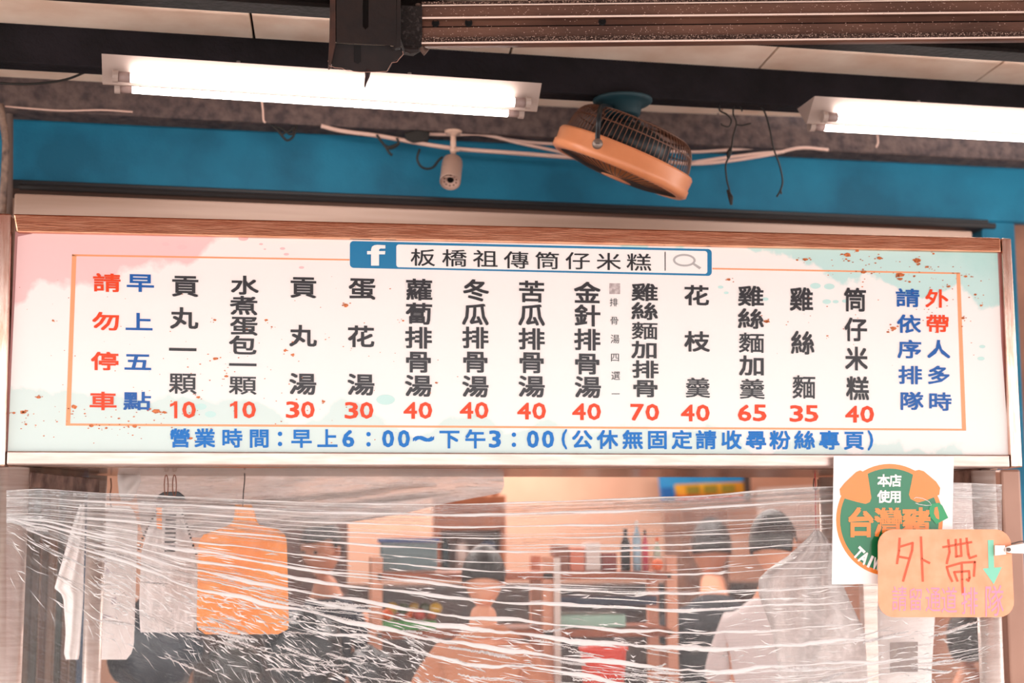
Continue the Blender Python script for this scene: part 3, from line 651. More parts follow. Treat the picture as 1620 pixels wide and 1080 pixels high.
# ================================================================= FAN
Cf = P(985, 257, .47); vd = -ray(985, 252).normalized(); n = (RT*-.39 + (UP-vd*UP.dot(vd)).normalized()*-.92 + vd*.06).normalized()     # n: the way the fan blows
fan = empty('ceiling_fan', PZ(985, 156, 3.105), 'peach orbit ceiling fan with a brown wire cage tilted beneath the dark beam', 'fan')
PEACH = mat('peach plastic', '#e8996c', .35, var='#d98a5e', vscale=6)
e1 = (RT*.91 - UP*.40); e1 = (e1-n*e1.dot(n)).normalized(); e2 = n.cross(e1)
R = .222; Cr = Cf + n*.0
MB().lathe([(R-.012, -.036), (R+.001, -.034), (R+.006, -.026), (R+.004, .006), (R+.008, .010), (R+.008, .030), (R-.004, .038), (R-.022, .038), (R-.022, .030), (R-.012, .0), (R-.012, -.036)], Cr, n, 64).build('ring', PEACH, fan, smooth=True)
WIRE = mat('brown cage wire', '#6a4432', .45, .2)
mb = MB(); nw = 84
for k in range(nw):
    a = 2*PI*k/nw; dd = e1*math.cos(a)+e2*math.sin(a)
    mb.tube(catmull([Cr+dd*(R-.012)-n*.034, Cr+dd*(R-.022)-n*.085, Cr+dd*(R-.04)-n*.118, Cr+dd*(R-.075)-n*.132, Cr+dd*.07-n*.138], 3), .0014, 4, caps=False)
for r, h in ((R-.024, -.088), (R-.055, -.127), (.07, -.138)):
    mb.tube([Cr+(e1*math.cos(2*PI*k/48)+e2*math.sin(2*PI*k/48))*r+n*h for k in range(49)], .0022, 5, caps=False)
w = mb.build('rear_cage', WIRE, fan); w['kind'] = 'stuff'
mb = MB()
for k in range(60):
    a = 2*PI*k/60; dd = e1*math.cos(a)+e2*math.sin(a)
    mb.tube([Cr+dd*(R-.018)+n*.034, Cr+dd*.12+n*.05, Cr+dd*.045+n*.054], .0013, 4, caps=False)
w = mb.build('front_grille', mat('dark grille wire', '#2e2626', .45), fan); w['kind'] = 'stuff'
MB().lathe([(0, .058), (.05, .056), (.056, .048), (.05, .044), (0, .044)], Cr, n, 32).build('badge', PEACH, fan, smooth=True)
MB().lathe([(0, .0), (.10, -.0), (.135, -.05), (.125, -.10), (.06, -.125), (0, -.128)], Cr, n, 28).build('motor', mat('black teal motor', '#0d1a20', .4), fan, smooth=True)
for j in range(4):
    def blade(s, t, j=j):
        a = 2*PI*j/4 + (t-.5)*(.7+.7*s); r = .05+.135*s; return Cr+(e1*math.cos(a)+e2*math.sin(a))*r+n*(.012-.03*(t-.5)-.02)
    MB().grid(blade, 6, 6).build('blade', mat('dark blue blade', '#123446', .25), fan, smooth=True)
Zb = 3.105; Dm = PZ(985, 158, Zb)
TL = mat('teal enamel', '#0e333c', .6)
MB().lathe([(0, 0), (.095, 0), (.095, -.006), (.085, -.014), (.062, -.018), (.055, -.05), (.048, -.056), (0, -.056)], Dm, (0, 0, 1), 40).build('mount', TL, fan, smooth=True)
bl = P(945, 228, Cr.y-.205)
# yoke arm from mount down to the pivot bolt at the ring
s1 = Cr + e2*(R+.012)*(1 if e2.dot(BK) > 0 else -1)
if True:
    q1 = P(945, 228, s1.y)
    mb = MB()
    mb.tube(catmull([Dm+Vector((-.03, 0, -.03)), P(953, 168, s1.y+.08), P(948, 182, s1.y+.0), P(946, 205, s1.y-.004), P(945, 228, s1.y-.004)], 5), [.008]*21, 8)
    mb.build('yoke_arm', mat('black yoke', '#22262a', .35, .3), fan, smooth=True)
    q2 = Cr*2-q1
    MB().tube(catmull([Dm+Vector((.03, .02, -.03)), (Dm+q2)/2+Vector((.07, .08, .02)), q2], 5), .008, 8).build('yoke_arm', mat('black yoke', '#22262a'), fan, smooth=True)
    MB().lathe([(0, .012), (.012, .011), (.016, .006), (.016, -.006), (0, -.006)], q1+BK*.006, BK, 20).build('pivot_bolt', mat('grey bolt', '#8a7c74', .4, .6), fan, smooth=True)
    MB().tube([q1+BK*.018+RT*-.006, q1+BK*.018+RT*.006], .0018, 6).build('bolt_slot', mat('dark slot', '#443a36'), fan)

# ================================================================= SECURITY CAMERA
cc = empty('security_camera', PZ(717, 207, 3.114), 'small beige bullet security camera on a stem under the grey beam', 'camera')
BGE = mat('aged beige plastic', '#dcb8a4', .4)
t0 = PZ(717, 207, 3.114)
MB().lathe([(0, 0), (.03, 0), (.03, -.006), (.026, -.010), (.012, -.012), (.010, -.02), (0, -.02)], t0, (0, 0, 1), 28).build('mount', BGE, cc, smooth=True)
Yt0 = t0.y
MB().tube([P(717, 210, Yt0), P(717, 243, Yt0)], .0095, 14).build('stem', BGE, cc, smooth=True)
MB().tube([P(712, 238, Yt0-.01), P(726, 237, Yt0-.01)], .006, 10).build('joint_screw', BGE, cc, smooth=True)
cax = (BK*.72 - UP*.66 - RT*.04).normalized(); cb = P(716, 255, Yt0)
mb = MB(); mb.lathe([(0, -.01), (.022, -.008), (.034, .004), (.0355, .02), (.0355, .118), (.033, .121), (.031, .118), (.030, .105)], cb, cax, 36)
mb.build('housing', mat('dull silver housing', '#b89a8c', .45, .4), cc, smooth=True)
MB().lathe([(0.012, .108), (.030, .112)], cb, cax, 36).build('led_ring', mat('pale led plate', '#d0b0a2', .4), cc)
MB().lathe([(0, .112), (.010, .111), (.012, .104)], cb, cax, 20).build('lens', mat('black glass lens', '#08080a', .08), cc)
mb = MB()
for k in range(10):
    a = 2*PI*k/10; e = cax.orthogonal().normalized(); f = cax.cross(e); mb.ball(cb+cax*.112+(e*math.cos(a)+f*math.sin(a))*.021, .0032, seg=8)
mb.build('led', mat('dark led', '#6a4a44', .2), cc)['kind'] = 'stuff'
MB().prism([cb+cax*s+e for s, e in ((.07, RT*-.03+UP*.026), (.07, RT*.03+UP*.026), (.135, RT*.028+UP*.026), (.135, RT*-.028+UP*.026))], UP*.003).build('hood', mat('dull silver housing', '#b89a8c'), cc, bev=.001)

# ================================================================= CABLES
CW = mat('pale pink cable', '#e0bcae', .5); CK = mat('black cable', '#15120f', .5)
def cable(name, label, paths, r, m, Y, k=K, cat='cable', group=None):
    mb = MB()
    for p in paths: mb.tube(pxpath(p, Y, 6, k), r, 8)
    return tag(mb.build(name, m, None, smooth=True), label, cat, group)
cable('white_cable', 'pale cable sagging from the grey beam past the security camera to the fan', [[(508, 199), (540, 207), (600, 215), (650, 224), (720, 235), (800, 241), (880, 247), (960, 253)]], .0075, CW, .95)
cable('white_cable', 'pale cable behind the security camera stem dipping to the fan', [[(672, 212), (720, 213), (755, 212), (785, 217), (820, 226), (880, 239), (920, 250)]], .006, CW, .97)
cable('white_cable', 'thin pale cable running straight behind the fan to the black wires', [[(790, 219), (850, 226), (960, 231), (1080, 240), (1150, 237), (1220, 232)]], .006, CW, .98)
cable('white_cable', 'doubled pale cable rising from the fan to the grey beam at the right lamp', [[(1040, 254), (1095, 259), (1150, 255), (1220, 244), (1265, 234), (1310, 237)], [(1095, 257), (1150, 249), (1200, 243), (1240, 240)]], .006, CW, .95)
bwire = cable('black_wire', 'black wire bundle hooked and dangling between fan and right lamp, left strand', [[(1138, 165), (1139, 175), (1150, 181), (1157, 190), (1153, 200), (1143, 198), (1141, 195)], [(1161, 165), (1160, 180), (1165, 195), (1160, 215), (1157, 235), (1153, 248), (1148, 262), (1150, 285), (1155, 305), (1157, 322)], [(1165, 197), (1175, 198), (1188, 195)], [(1168, 165), (1172, 170), (1174, 176)]], .0028, CK, .43)
mb = MB(); mb.tube([P(1156, 234, .43, K), P(1154, 240, .43, K), P(1152, 250, .43, K)], [.004, .009, .005], 6); mb.build('taped_joint', CK, bwire)
mb = MB(); mb.tube([P(1151, 300, .43, K), P(1156, 312, .43, K), P(1157, 324, .43, K)], [.004, .009, .004], 6); mb.build('taped_end', CK, bwire)
cable('black_wire', 'single black wire dangling in a curve beside the right lamp, frayed tip', [[(1198, 165), (1210, 178), (1218, 205), (1224, 235), (1233, 260), (1238, 285), (1235, 300), (1229, 311)], [(1235, 300), (1236, 307)]], .003, CK, .43)
cable('black_wire', 'looped black wire bundle beneath the grey beam under the left lamp', [[(428, 197), (440, 207), (448, 217), (455, 222), (463, 217), (468, 206), (470, 198)], [(432, 198), (445, 212), (452, 209), (460, 206), (466, 200)], [(436, 200), (446, 204), (458, 212), (464, 210), (462, 200)]], .004, CK, .96)
cable('black_wire', 'black wire tied with knots to the pale cable left of the security camera', [[(596, 213), (602, 222), (610, 232), (617, 243), (621, 245)], [(610, 230), (618, 235), (630, 228), (628, 218)], [(612, 233), (624, 230), (632, 226)]], .0045, CK, .93)
cable('black_wire', 'black wire looping down to the back of the security camera', [[(664, 236), (660, 250), (665, 262), (675, 267), (686, 264), (694, 254), (700, 248)], [(686, 264), (692, 256), (697, 250)]], .004, CK, .93)
mb = MB(); mb.prism([P(x, y, .93, K) for x, y in [(640, 210), (660, 205), (680, 208), (678, 221), (655, 225), (642, 220)]], (0, .04, 0)); tag(mb.build('junction_box', CK, None, bev=.004), 'small black junction box on the grey beam left of the security camera', 'electrical box')
cable('black_wire', 'black wire drooping from the left end of the left lamp', [[(162, 104), (140, 112), (110, 124), (80, 130), (40, 133), (-10, 131)]], .004, CK, .6)
cable('black_wire', 'black wire hanging over the ceiling board at the upper right edge', [[(1582, 96), (1590, 108), (1602, 120), (1622, 132)]], .004, CK, .45)
cable('white_cable', 'short pale pull cord hanging under the left lamp', [[(414, 158), (416, 175), (417, 190), (420, 194)]], .0035, CW, .9)
cable('white_cable', 'short pale cord hanging beneath the right lamp', [[(1388, 213), (1389, 225), (1386, 233)]], .0035, CW, .9)
cable('white_cable', 'thin pale wire running along the top of the blue header at the left', [[(8, 168), (40, 171), (100, 175), (160, 174), (210, 177)]], .003, CW, .92)
cable('drain_pipe', 'worn pale pipe on the left edge beside the blue header', [[(0, 165), (6, 200), (9, 225), (8, 260), (4, 340)]], .012, mat('worn pipe', '#9c8070', .5, var='#5a463e', vscale=30), .9, cat='pipe')
cable('thin_pipe', 'dusty grey flat strip running down left of the blue column', [[(15, 170), (15, 240), (14, 340)]], .012, mat('grey dusty pipe', '#6a564e', .7), 1.0, cat='pipe')
# ================================================================= HANGING THINGS BEHIND THE FILM
WP = film_mat('white carrier bag plastic', .62, .8, streak=(9, 5, 1), bumpd=.01, rough=.3)
OP = mat('orange bag plastic', '#ffa24c', .4, var='#fb9238', vscale=8, bump=.5, bscale=14)
ZK = ZS
def softsheet(name, outline, Y, m, parent=None, th=.010, amp=.006, seed=0, nx=26, ny=26):
    """a thin bag: outline given as rows (py, xl, xr), front and back leaves, creased."""
    rnd = random.Random(seed); ws = [(rnd.uniform(3, 14), rnd.uniform(3, 14), rnd.uniform(0, 6)) for _ in range(7)]
    ys = [r[0] for r in outline]
    def edge(py):
        for a, b in zip(outline, outline[1:]):
            if py <= b[0]: t = (py-a[0])/(b[0]-a[0]); return a[1]+(b[1]-a[1])*t, a[2]+(b[2]-a[2])*t
        return outline[-1][1:]
    mb = MB()
    for sgn in (-1, 1):
        def fn(s, v):
            py = ys[0]+(ys[-1]-ys[0])*v; xl, xr = edge(py); px = xl+(xr-xl)*s
            bul = math.sin(PI*s)**.6*math.sin(PI*min(1, v*1.0))**.5*th + sum(math.sin(a*s+b*v+c) for a, b, c in ws)*amp*.3*math.sin(PI*s)**.5
            return P(px, py, Y+sgn*max(.0006, bul))
        mb.grid(fn, nx, ny)
    return mb.build(name, m, parent, smooth=True)
ob = empty('orange_bag', P(386, 1000, .30), 'orange plastic bag with a narrow neck hung on a wire under the canopy', 'bag')
softsheet('bag_body', [(798, 372, 398), (812, 371, 404), (824, 369, 406), (832, 362, 412), (837, 345, 440), (842, 326, 449), (850, 317, 453), (862, 314, 454), (940, 312, 456), (985, 311, 457), (997, 315, 455), (1003, 325, 440)], .30, OP, ob, amp=.02, seed=4)
MB().tube(pxpath([(387, 748), (387, 760), (385, 780), (384, 802)], .30), .0016, 6).build('hanging_wire', CK, ob)
wb = empty('white_bag', P(185, 1040, .55), 'tall folded white paper bag hanging beside the inner left post', 'bag')
WPAP = mat('white bag paper', '#f8f4f2', .6, var='#efe6e4', vscale=6, bump=.3, bscale=10)
softsheet('bag_body', [(800, 168, 205), (812, 152, 214), (830, 150, 218), (1020, 148, 212), (1038, 149, 206), (1043, 150, 200)], .63, WPAP, wb, amp=.012, seed=5)
mb = MB(); random.seed(12)
for (x, y, w, h) in ((163, 888, 12, 10), (170, 905, 8, 8), (180, 950, 8, 12), (160, 975, 22, 6), (162, 900, 5, 14)): mb.flat([P(x+w*math.cos(a)*random.uniform(.4, .8), y+h*math.sin(a)*random.uniform(.4, .8), .608) for a in [k*PI/4 for k in range(8)]])
mb.build('faded_print', mat('faded mauve print', '#c8bcc4', .6), wb)
MB().tube(pxpath([(175, 756), (176, 770), (174, 785), (176, 802)], .63), .002, 6).build('hanging_hook', mat('rusty hook', '#6a4030', .5, .5), wb)
wn = empty('white_bag', P(115, 1040, .86), 'narrow white plastic bag hanging left of the inner post', 'bag')
softsheet('bag_body', [(798, 126, 134), (840, 112, 134), (930, 86, 132), (942, 100, 132), (1000, 104, 128), (1036, 101, 126), (1043, 104, 124)], .63, WPAP, wn, amp=.012, seed=6)
MB().tube(pxpath([(131, 756), (131, 785), (130, 800)], .63), .002, 6).build('hanging_hook', mat('rusty hook', '#6a4030', .5, .5), wn)
cl = empty('netted_bag', P(265, 900, .45), 'white netted bag gripped by a black clip on two rings under the canopy', 'bag')
softsheet('bag_body', [(803, 250, 288), (830, 236, 296), (870, 224, 308), (905, 222, 312), (960, 220, 314), (1000, 222, 310)], .46, WP, cl, amp=.02, seed=7)
mb = MB(); mb.prism(pp([(250, 783), (258, 778), (282, 777), (292, 785), (292, 790), (248, 790)], .44), (0, .03, 0)); mb.build('clip', mat('black clip', '#1d1d22', .3), cl, bev=.002)
mb = MB(); mb.prism(pp([(245, 790), (292, 789), (293, 800), (247, 802)], .43), (0, .02, 0)); mb.build('clip_jaw', mat('scratched grey jaw', '#8c7c78', .4, .6), cl, bev=.002)
for cx in (263, 276): MB().tube(catmull([P(cx+3*math.cos(a), 768+17*math.sin(a), .44) for a in [k*PI/5 for k in range(11)]], 3), .0016, 6).build('ring', mat('rusty ring', '#7a4a38', .4, .7), cl)
def dashes(pts, nm, nn=16):
    mb = MB(); q = pxpath(pts, .42, 8)
    for i in range(0, len(q)-1, 2): mb.tube([q[i], q[i+1]], .003, 6)
    mb.build(nm, CK, cl)
dashes([(248, 808), (236, 830), (226, 850), (218, 872)], 'net_cord'); dashes([(288, 812), (296, 832), (303, 855), (312, 880)], 'net_cord')
mb = MB()
for k in range(9): mb.box(P(284, 0, .42).x, P(300, 0, .42).x, .41, .414, P(290, 815+k*7, .42).z-.003, P(290, 815+k*7, .42).z+.003)
mb.build('dark_ribs', mat('dark mesh', '#3a3436', .5), cl)
mb = MB(); mb.prism(pp([(247, 803), (256, 803), (256, 838), (248, 835)], .42), (0, .003, 0)); mb.build('orange_tag', OP, cl)
gb = softsheet('white_cup_bag', [(748, 186, 222), (760, 186, 223), (780, 188, 216), (792, 192, 208)], .62, WPAP, None, th=.03, seed=2)
tag(gb, 'small white rolled bag tucked under the canopy behind the tall white bag', 'bag')
dr = softsheet('plastic_drape', [(748, 214, 796), (768, 214, 798), (780, 216, 792), (788, 216, 745), (797, 218, 700), (812, 220, 640), (828, 222, 540), (842, 225, 430), (850, 228, 400)], .73, film_mat('milky drape plastic', .5, 1.2, streak=(9, 14, 1), bumpd=.01, rough=.2), None, th=.012, amp=.02, seed=9, nx=60)
tag(dr, 'milky plastic drape hanging behind the orange bag under the canopy', 'plastic sheet')
rb = softsheet('clear_plastic_bag', [(838, 1288, 1296), (850, 1278, 1308), (865, 1262, 1316), (880, 1245, 1322), (900, 1215, 1326), (915, 1200, 1330), (940, 1200, 1340), (1000, 1222, 1368), (1060, 1232, 1372), (1100, 1234, 1374)], .42, film_mat('milky carrier plastic', .6, 1.2, streak=(7, 10, 1), bumpd=.01, rough=.22), None, th=.05, amp=.03, seed=21, nx=40, ny=50)
tag(rb, 'large milky carrier bag hanging by the black-haired person near the badge poster', 'bag')
cable('red_string', 'red string hanging from a black hook left of the badge poster', [[(1289, 742), (1290, 770), (1290, 800), (1291, 842)]], .0016, mat('red string', '#c8303c', .6), .42, 0, 'string')
cable('black_hook', 'black hook at the red string left of the badge poster', [[(1288, 756), (1287, 768), (1290, 775), (1294, 768), (1294, 758)]], .0018, CK, .41, 0, 'hook')
pk = softsheet('white_package', [(925, 1392, 1478), (960, 1388, 1480), (1060, 1390, 1474), (1110, 1390, 1474)], .42, WPAP, None, th=.05, seed=13)
tag(pk, 'white wrapped package behind the film beneath the peach card', 'package')
tag(MB().prism(pp([(1408, 1016), (1452, 1015), (1452, 1062), (1408, 1064)], .345), (0, .001, 0)).build('grey_label', mat('grey sticker', '#8f8280', .6, var='#a39690', vscale=40)), 'plain grey square sticker on the white package below the peach card', 'label')
tag(MB().prism(pp([(1440, 758), (1548, 762), (1546, 840), (1440, 860)], .5), (0, .01, 0)).build('clear_box', film_mat('clear box plastic', .3, 1.5)), 'clear plastic sheet hanging behind the film right of the badge poster', 'plastic sheet')

# ================================================================= SHOP INTERIOR (blurred, behind the film)
def simple(name, mb, m, label, cat, group=None, bev=0, smooth=False): return tag(mb.build(name, m, None, smooth=smooth, bev=bev), label, cat, group)
# rack with posts and shelves
rk = empty('shelf_rack', P(790, 1080, 1.8), 'tall open rack of pale posts and wooden shelves in the middle of the shop', 'shelf')
YR = 1.85
zsh = [P(800, 905, YR).z, P(800, 996, YR).z, .75]
xl, xr = P(596, 950, YR).x, P(1062, 950, YR).x
for x in (P(866, 950, YR).x, xl, xr):
    for y in (YR, YR+.36): MB().box(x-.022, x+.022, y-.02, y+.02, 0, P(800, 880, YR).z, bev=.003).build('post', mat('peach post', '#e8a88a', .6), rk)
MB().box(P(873, 0, YR).x-.012, P(873, 0, YR).x+.012, YR-.05, YR-.028, 0, P(800, 882, YR).z).build('post', mat('white rod', '#e8dcd4', .4), rk)
for z in zsh: MB().box(xl, xr, YR-.02, YR+.38, z-.03, z, bev=.003).build('shelf', mat('red brown shelf', '#8e4a2e', .5, var='#b05c34', vscale=4), rk)
# things on the upper shelf
def bottle(px, ybot, ytop, wpx, Y, m, label, mcap, grp='bottles on the rack'):
    b = P(px, ybot, Y); t = P(px, ytop, Y); h = t.z-b.z; r = wpx/2/FPX*(Y+4.17)
    o = empty('bottle', b, label, 'bottle', grp)
    MB().lathe([(0, 0), (r, 0), (r, h*.6), (r*.9, h*.68), (r*.4, h*.82), (r*.38, h*.9), (0, h*.9)], b, (0, 0, 1), 18).build('body', m, o, smooth=True)
    MB().lathe([(0, h*.88), (r*.45, h*.88), (r*.45, h), (0, h)], b, (0, 0, 1), 14).build('cap', mcap, o, smooth=True)
    return o
dkb = mat('dark bottle', '#1f2a30', .2); lb = mat('pale blue bottle', '#a8d0e6', .2); pk_ = mat('pink bottle', '#d8506a', .3); wh = mat('white plastic', '#f0e6e0', .4); rd = mat('red plastic', '#e8402a', .35); orr = mat('orange plastic', '#f26a20', .4)
ysh = 903
bottle(990, ysh, 836, 16, YR+.06, dkb, 'dark glass bottle on the upper rack shelf, leftmost of the bottles', dkb)
bottle(1008, ysh, 824, 14, YR+.06, lb, 'pale blue bottle with a white cap between dark and pink bottles', wh)
bottle(1021, ysh, 838, 10, YR+.06, pk_, 'slim pink bottle beside the pale blue one on the rack', dkb)
bottle(1040, ysh, 850, 12, YR+.06, mat('mint bottle', '#bcd0bc', .3), 'pale mint bottle at the right end of the upper rack shelf', orr)
simple('orange_ball', MB().ball(P(1040, 893, YR-.06), .024), orr, 'small bright orange round fruit hanging in front of the mint bottle', 'fruit', smooth=True)
def pack(px0, px1, py0, py1, Y, d, m, name, label, cat='box', grp=None):
    a = P(px0, py1, Y); b = P(px1, py0, Y); return simple(name, MB().box(a.x, b.x, Y, Y+d, a.z, b.z, bev=.004), m, label, cat, grp)
pack(876, 900, 862, 903, YR+.04, .1, mat('brown carton', '#9c6450', .7), 'carton', 'brown carton on the upper rack shelf beside the peach post')
pack(902, 925, 866, 903, YR+.04, .1, mat('salmon carton', '#e88c70', .7), 'carton', 'salmon carton on the upper rack shelf beside the brown one')
pack(927, 950, 858, 903, YR+.04, .1, wh, 'carton', 'white carton on the upper rack shelf right of the salmon one')
pack(953, 976, 874, 903, YR+.04, .1, mat('dark red tin', '#8c3a34', .5), 'tin', 'dark red tin on the upper rack shelf left of the bottles', 'tin')
pack(604, 692, 858, 903, YR+.05, .25, mat('grey teal crate', '#6f8a90', .5), 'storage_box', 'grey teal storage box with a blue lid on the upper rack shelf', 'storage box')
pack(600, 696, 851, 858, YR+.04, .27, mat('blue lid', '#3c5c9c', .4), 'box_lid', 'blue lid lying on the grey teal storage box', 'lid')
tr_ = simple('green_tray', MB().box(P(604, 0, YR).x, P(694, 0, YR).x, YR, YR+.3, zsh[1]+.001, P(640, 982, YR).z, bev=.006), mat('green tray', '#3c9a44', .4), 'green plastic tray of fruit on the lower rack shelf', 'tray')
random.seed(4)
for i in range(10):
    px = 612+i*8.6; c = P(px, 972-(i % 2)*10, YR+.05+.03*(i % 3)); m_ = [orr, mat('yellow fruit', '#d8b030', .4), mat('red fruit', '#c8402a', .4), mat('dark green fruit', '#3c4a28', .4)][i % 4]
    simple('fruit', MB().ball(c, .026, sz=.9, seg=12), m_, ['orange', 'yellow', 'red', 'dark green'][i % 4] + ' fruit ' + ['at the left end', 'beside the leftmost orange one', 'left of the middle', 'left of the middle', 'in the middle', 'just right of the middle', 'in the right half', 'in the right half', 'near the right end', 'at the right end'][i] + ' of the green tray', 'fruit', 'fruit in the green tray', smooth=True)
pack(884, 990, 972, 993, YR+.02, .25, mat('mint tub', '#a8d4c4', .5), 'mint_tub', 'flat mint tub on the lower rack shelf', 'tub')
pack(884, 1040, 942, 958, YR+.15, .12, mat('navy pack', '#34405a', .5), 'navy_pack', 'long dark navy pack between the rack shelves', 'package')
# wooden cabinet on the back wall
cab = empty('wall_cabinet', P(745, 900, 3.9), 'dark wooden wall cabinet of pots hanging behind the milky drape', 'cabinet')
WD = mat('brown wood', '#a8623e', .6, var='#84482c', vscale=8)
def cb_(x0, x1, y0, y1, Y, d, m, nm): a = P(x0, y1, Y); b = P(x1, y0, Y); MB().box(a.x, b.x, Y, Y+d, a.z, b.z, bev=.004).build(nm, m, cab)
cb_(690, 800, 783, 838, 3.95, .3, WD, 'top_box'); cb_(690, 697, 838, 905, 3.95, .3, WD, 'side_panel'); cb_(793, 800, 838, 905, 3.95, .3, WD, 'side_panel'); cb_(690, 800, 905, 915, 3.95, .3, WD, 'shelf_board'); cb_(697, 793, 838, 905, 4.2, .05, mat('dim cabinet back', '#b89c94', .8), 'back_panel')
for i, (x0, x1, m_) in enumerate(((699, 712, mat('dark teal jar', '#2a4a54', .3)), (722, 742, mat('clear grey jar', '#c8b4ac', .3)), (760, 790, mat('navy jar', '#3a4a6a', .3)))):
    a = P(x0, 904, 4.0); b = P(x1, 848, 4.0); r = (b.x-a.x)/2
    simple('jar', MB().lathe([(0, 0), (r, 0), (r, (b.z-a.z)*.8), (r*.7, (b.z-a.z)*.85), (r*.7, b.z-a.z), (0, b.z-a.z)], ((a.x+b.x)/2, 4.08, a.z), (0, 0, 1), 16), m_, ['dark teal jar at the left in the wall cabinet', 'pale grey jar in the middle of the wall cabinet', 'wide navy jar at the right in the wall cabinet'][i], 'jar', smooth=True)
for i, px in enumerate((748, 766, 782)): simple('pot', MB().ball(P(px, 776, 4.0), .035, sz=.7), [mat('cream pot', '#ddb48c', .5), mat('amber pot', '#b06a34', .5), mat('amber pot', '#b06a34')][i], ['cream pot on top of the wall cabinet', 'amber pot in the middle on top of the wall cabinet', 'amber pot at the right end on top of the wall cabinet'][i], 'pot', smooth=True)
# far menu board (blue over yellow) and paper notice
fm = empty('wall_menu', P(1110, 790, 4.5), 'blue and yellow lit menu board high on the back wall', 'sign')
def fmq(nm, q, Y, m_): MB().prism(pp(q, Y), (0, .02, 0)).build(nm, m_, fm)
fmq('panel', [(1040, 730), (1180, 728), (1182, 790), (1046, 792)], 4.42, mat('blue board', '#1478c0', .4, var='#2a90c8', vscale=8))
fmq('yellow_band', [(1068, 766), (1177, 762), (1178, 788), (1070, 790)], 4.40, mat('yellow band', '#e8b020', .4, var='#d88a20', vscale=6))
fmq('red_band', [(1068, 784), (1178, 782), (1179, 790), (1070, 791)], 4.39, mat('red band', '#c03a24', .4))
fmq('blurred_lettering', [(1086, 769), (1106, 768), (1107, 780), (1087, 781)], 4.385, mat('olive print', '#8c7a1c', .5)); fmq('blurred_lettering', [(1114, 768), (1134, 767), (1135, 779), (1115, 780)], 4.385, mat('olive print', '#8c7a1c')); fmq('blurred_lettering', [(1142, 767), (1162, 766), (1163, 778), (1143, 779)], 4.385, mat('olive print', '#8c7a1c'))
fmq('blue_emblem', [(1046, 772), (1064, 770), (1067, 786), (1050, 788)], 4.38, mat('deep blue print', '#0c5aa0', .4))
fmq('frame', [(1176, 728), (1186, 728), (1188, 792), (1179, 792)], 4.36, mat('dark frame', '#4a3a34', .5))
nt_ = empty('wall_notice', P(1245, 850, 4.4), 'white paper notice with ruled lines on the back wall beside the red string', 'notice')
MB().prism(pp([(1198, 772), (1292, 768), (1294, 850), (1200, 852)], 4.4), (0, .01, 0)).build('paper', mat('notice paper', '#f0dcd2', .7), nt_)
mb = MB()
for k in range(13): mb.flat(pp([(1212+k*6, 800), (1214+k*6, 800), (1214+k*6, 846), (1212+k*6, 846)], 4.39))
mb.flat(pp([(1240, 775), (1243, 775), (1243, 785), (1240, 785)], 4.39)); mb.flat(pp([(1244, 778), (1285, 777), (1285, 779), (1244, 780)], 4.39))
mb.build('ruled_lines', mat('faint grey print', '#b8a09c', .7), nt_)
# red tub
a = P(955, 1080, 1.2)
simple('red_tub', MB().lathe([(0, -.3), (.05, -.3), (.082, .12), (.088, .125), (.088, .115), (.078, .11)], (a.x, a.y, a.z), (0, 0, 1), 32), rd, 'bright red plastic tub standing behind the film', 'tub', smooth=True)
simple('work_table', MB().box(.08, .5, 1.05, 1.25, P(955, 1080, 1.2).z-.34, P(955, 1080, 1.2).z-.301, bev=.004).box(.1, .13, 1.07, 1.10, 0, .76).box(.45, .48, 1.07, 1.10, 0, .76).box(.1, .13, 1.2, 1.23, 0, .76).box(.45, .48, 1.2, 1.23, 0, .76), STEEL(), 'steel work table inside the shop carrying the red tub', 'table')
# folding partition of tall boards at the left
pt = empty('partition', P(80, 1080, 1.7), 'row of tall narrow boards in browns and greens seen past the left post', 'partition')
bc = ['#7c5648', '#a08068', '#4a5a54', '#8a5c48', '#b48c74', '#3c4c48', '#8e6a58', '#66584c', '#2470a0', '#a87c64']
for i in range(10):
    x0 = P(25+i*12.5, 900, 1.7).x; x1 = P(25+(i+1)*12.5, 900, 1.7).x
    MB().box(x0+.002, x1-.002, 1.7+.012*(i % 2), 1.73+.012*(i % 2), 0, 2.5, bev=.002).build('board', mat('board '+bc[i], bc[i], .6, var='#6c5448', vscale=6, vstretch=(1, 1, .3)), pt)
# counter shutter left dark panel behind orange bag
simple('fridge', MB().box(P(455, 0, 3.2).x, P(560, 0, 3.2).x, 3.2, 3.7, 0, P(500, 826, 3.2).z, bev=.01), mat('dark brown cabinet', '#4a3430', .5, var='#5c3c34'), 'tall dark brown cupboard behind the person at the orange bag', 'cupboard')
simple('crate_stack', MB().box(P(1062, 0, 3.4).x, P(1135, 0, 3.4).x, 3.4, 3.8, 0, P(1100, 806, 3.4).z, bev=.01), mat('brown cupboard', '#7a5240', .6, var='#5c3c30'), 'brown cupboard under the blue and yellow board', 'cupboard')

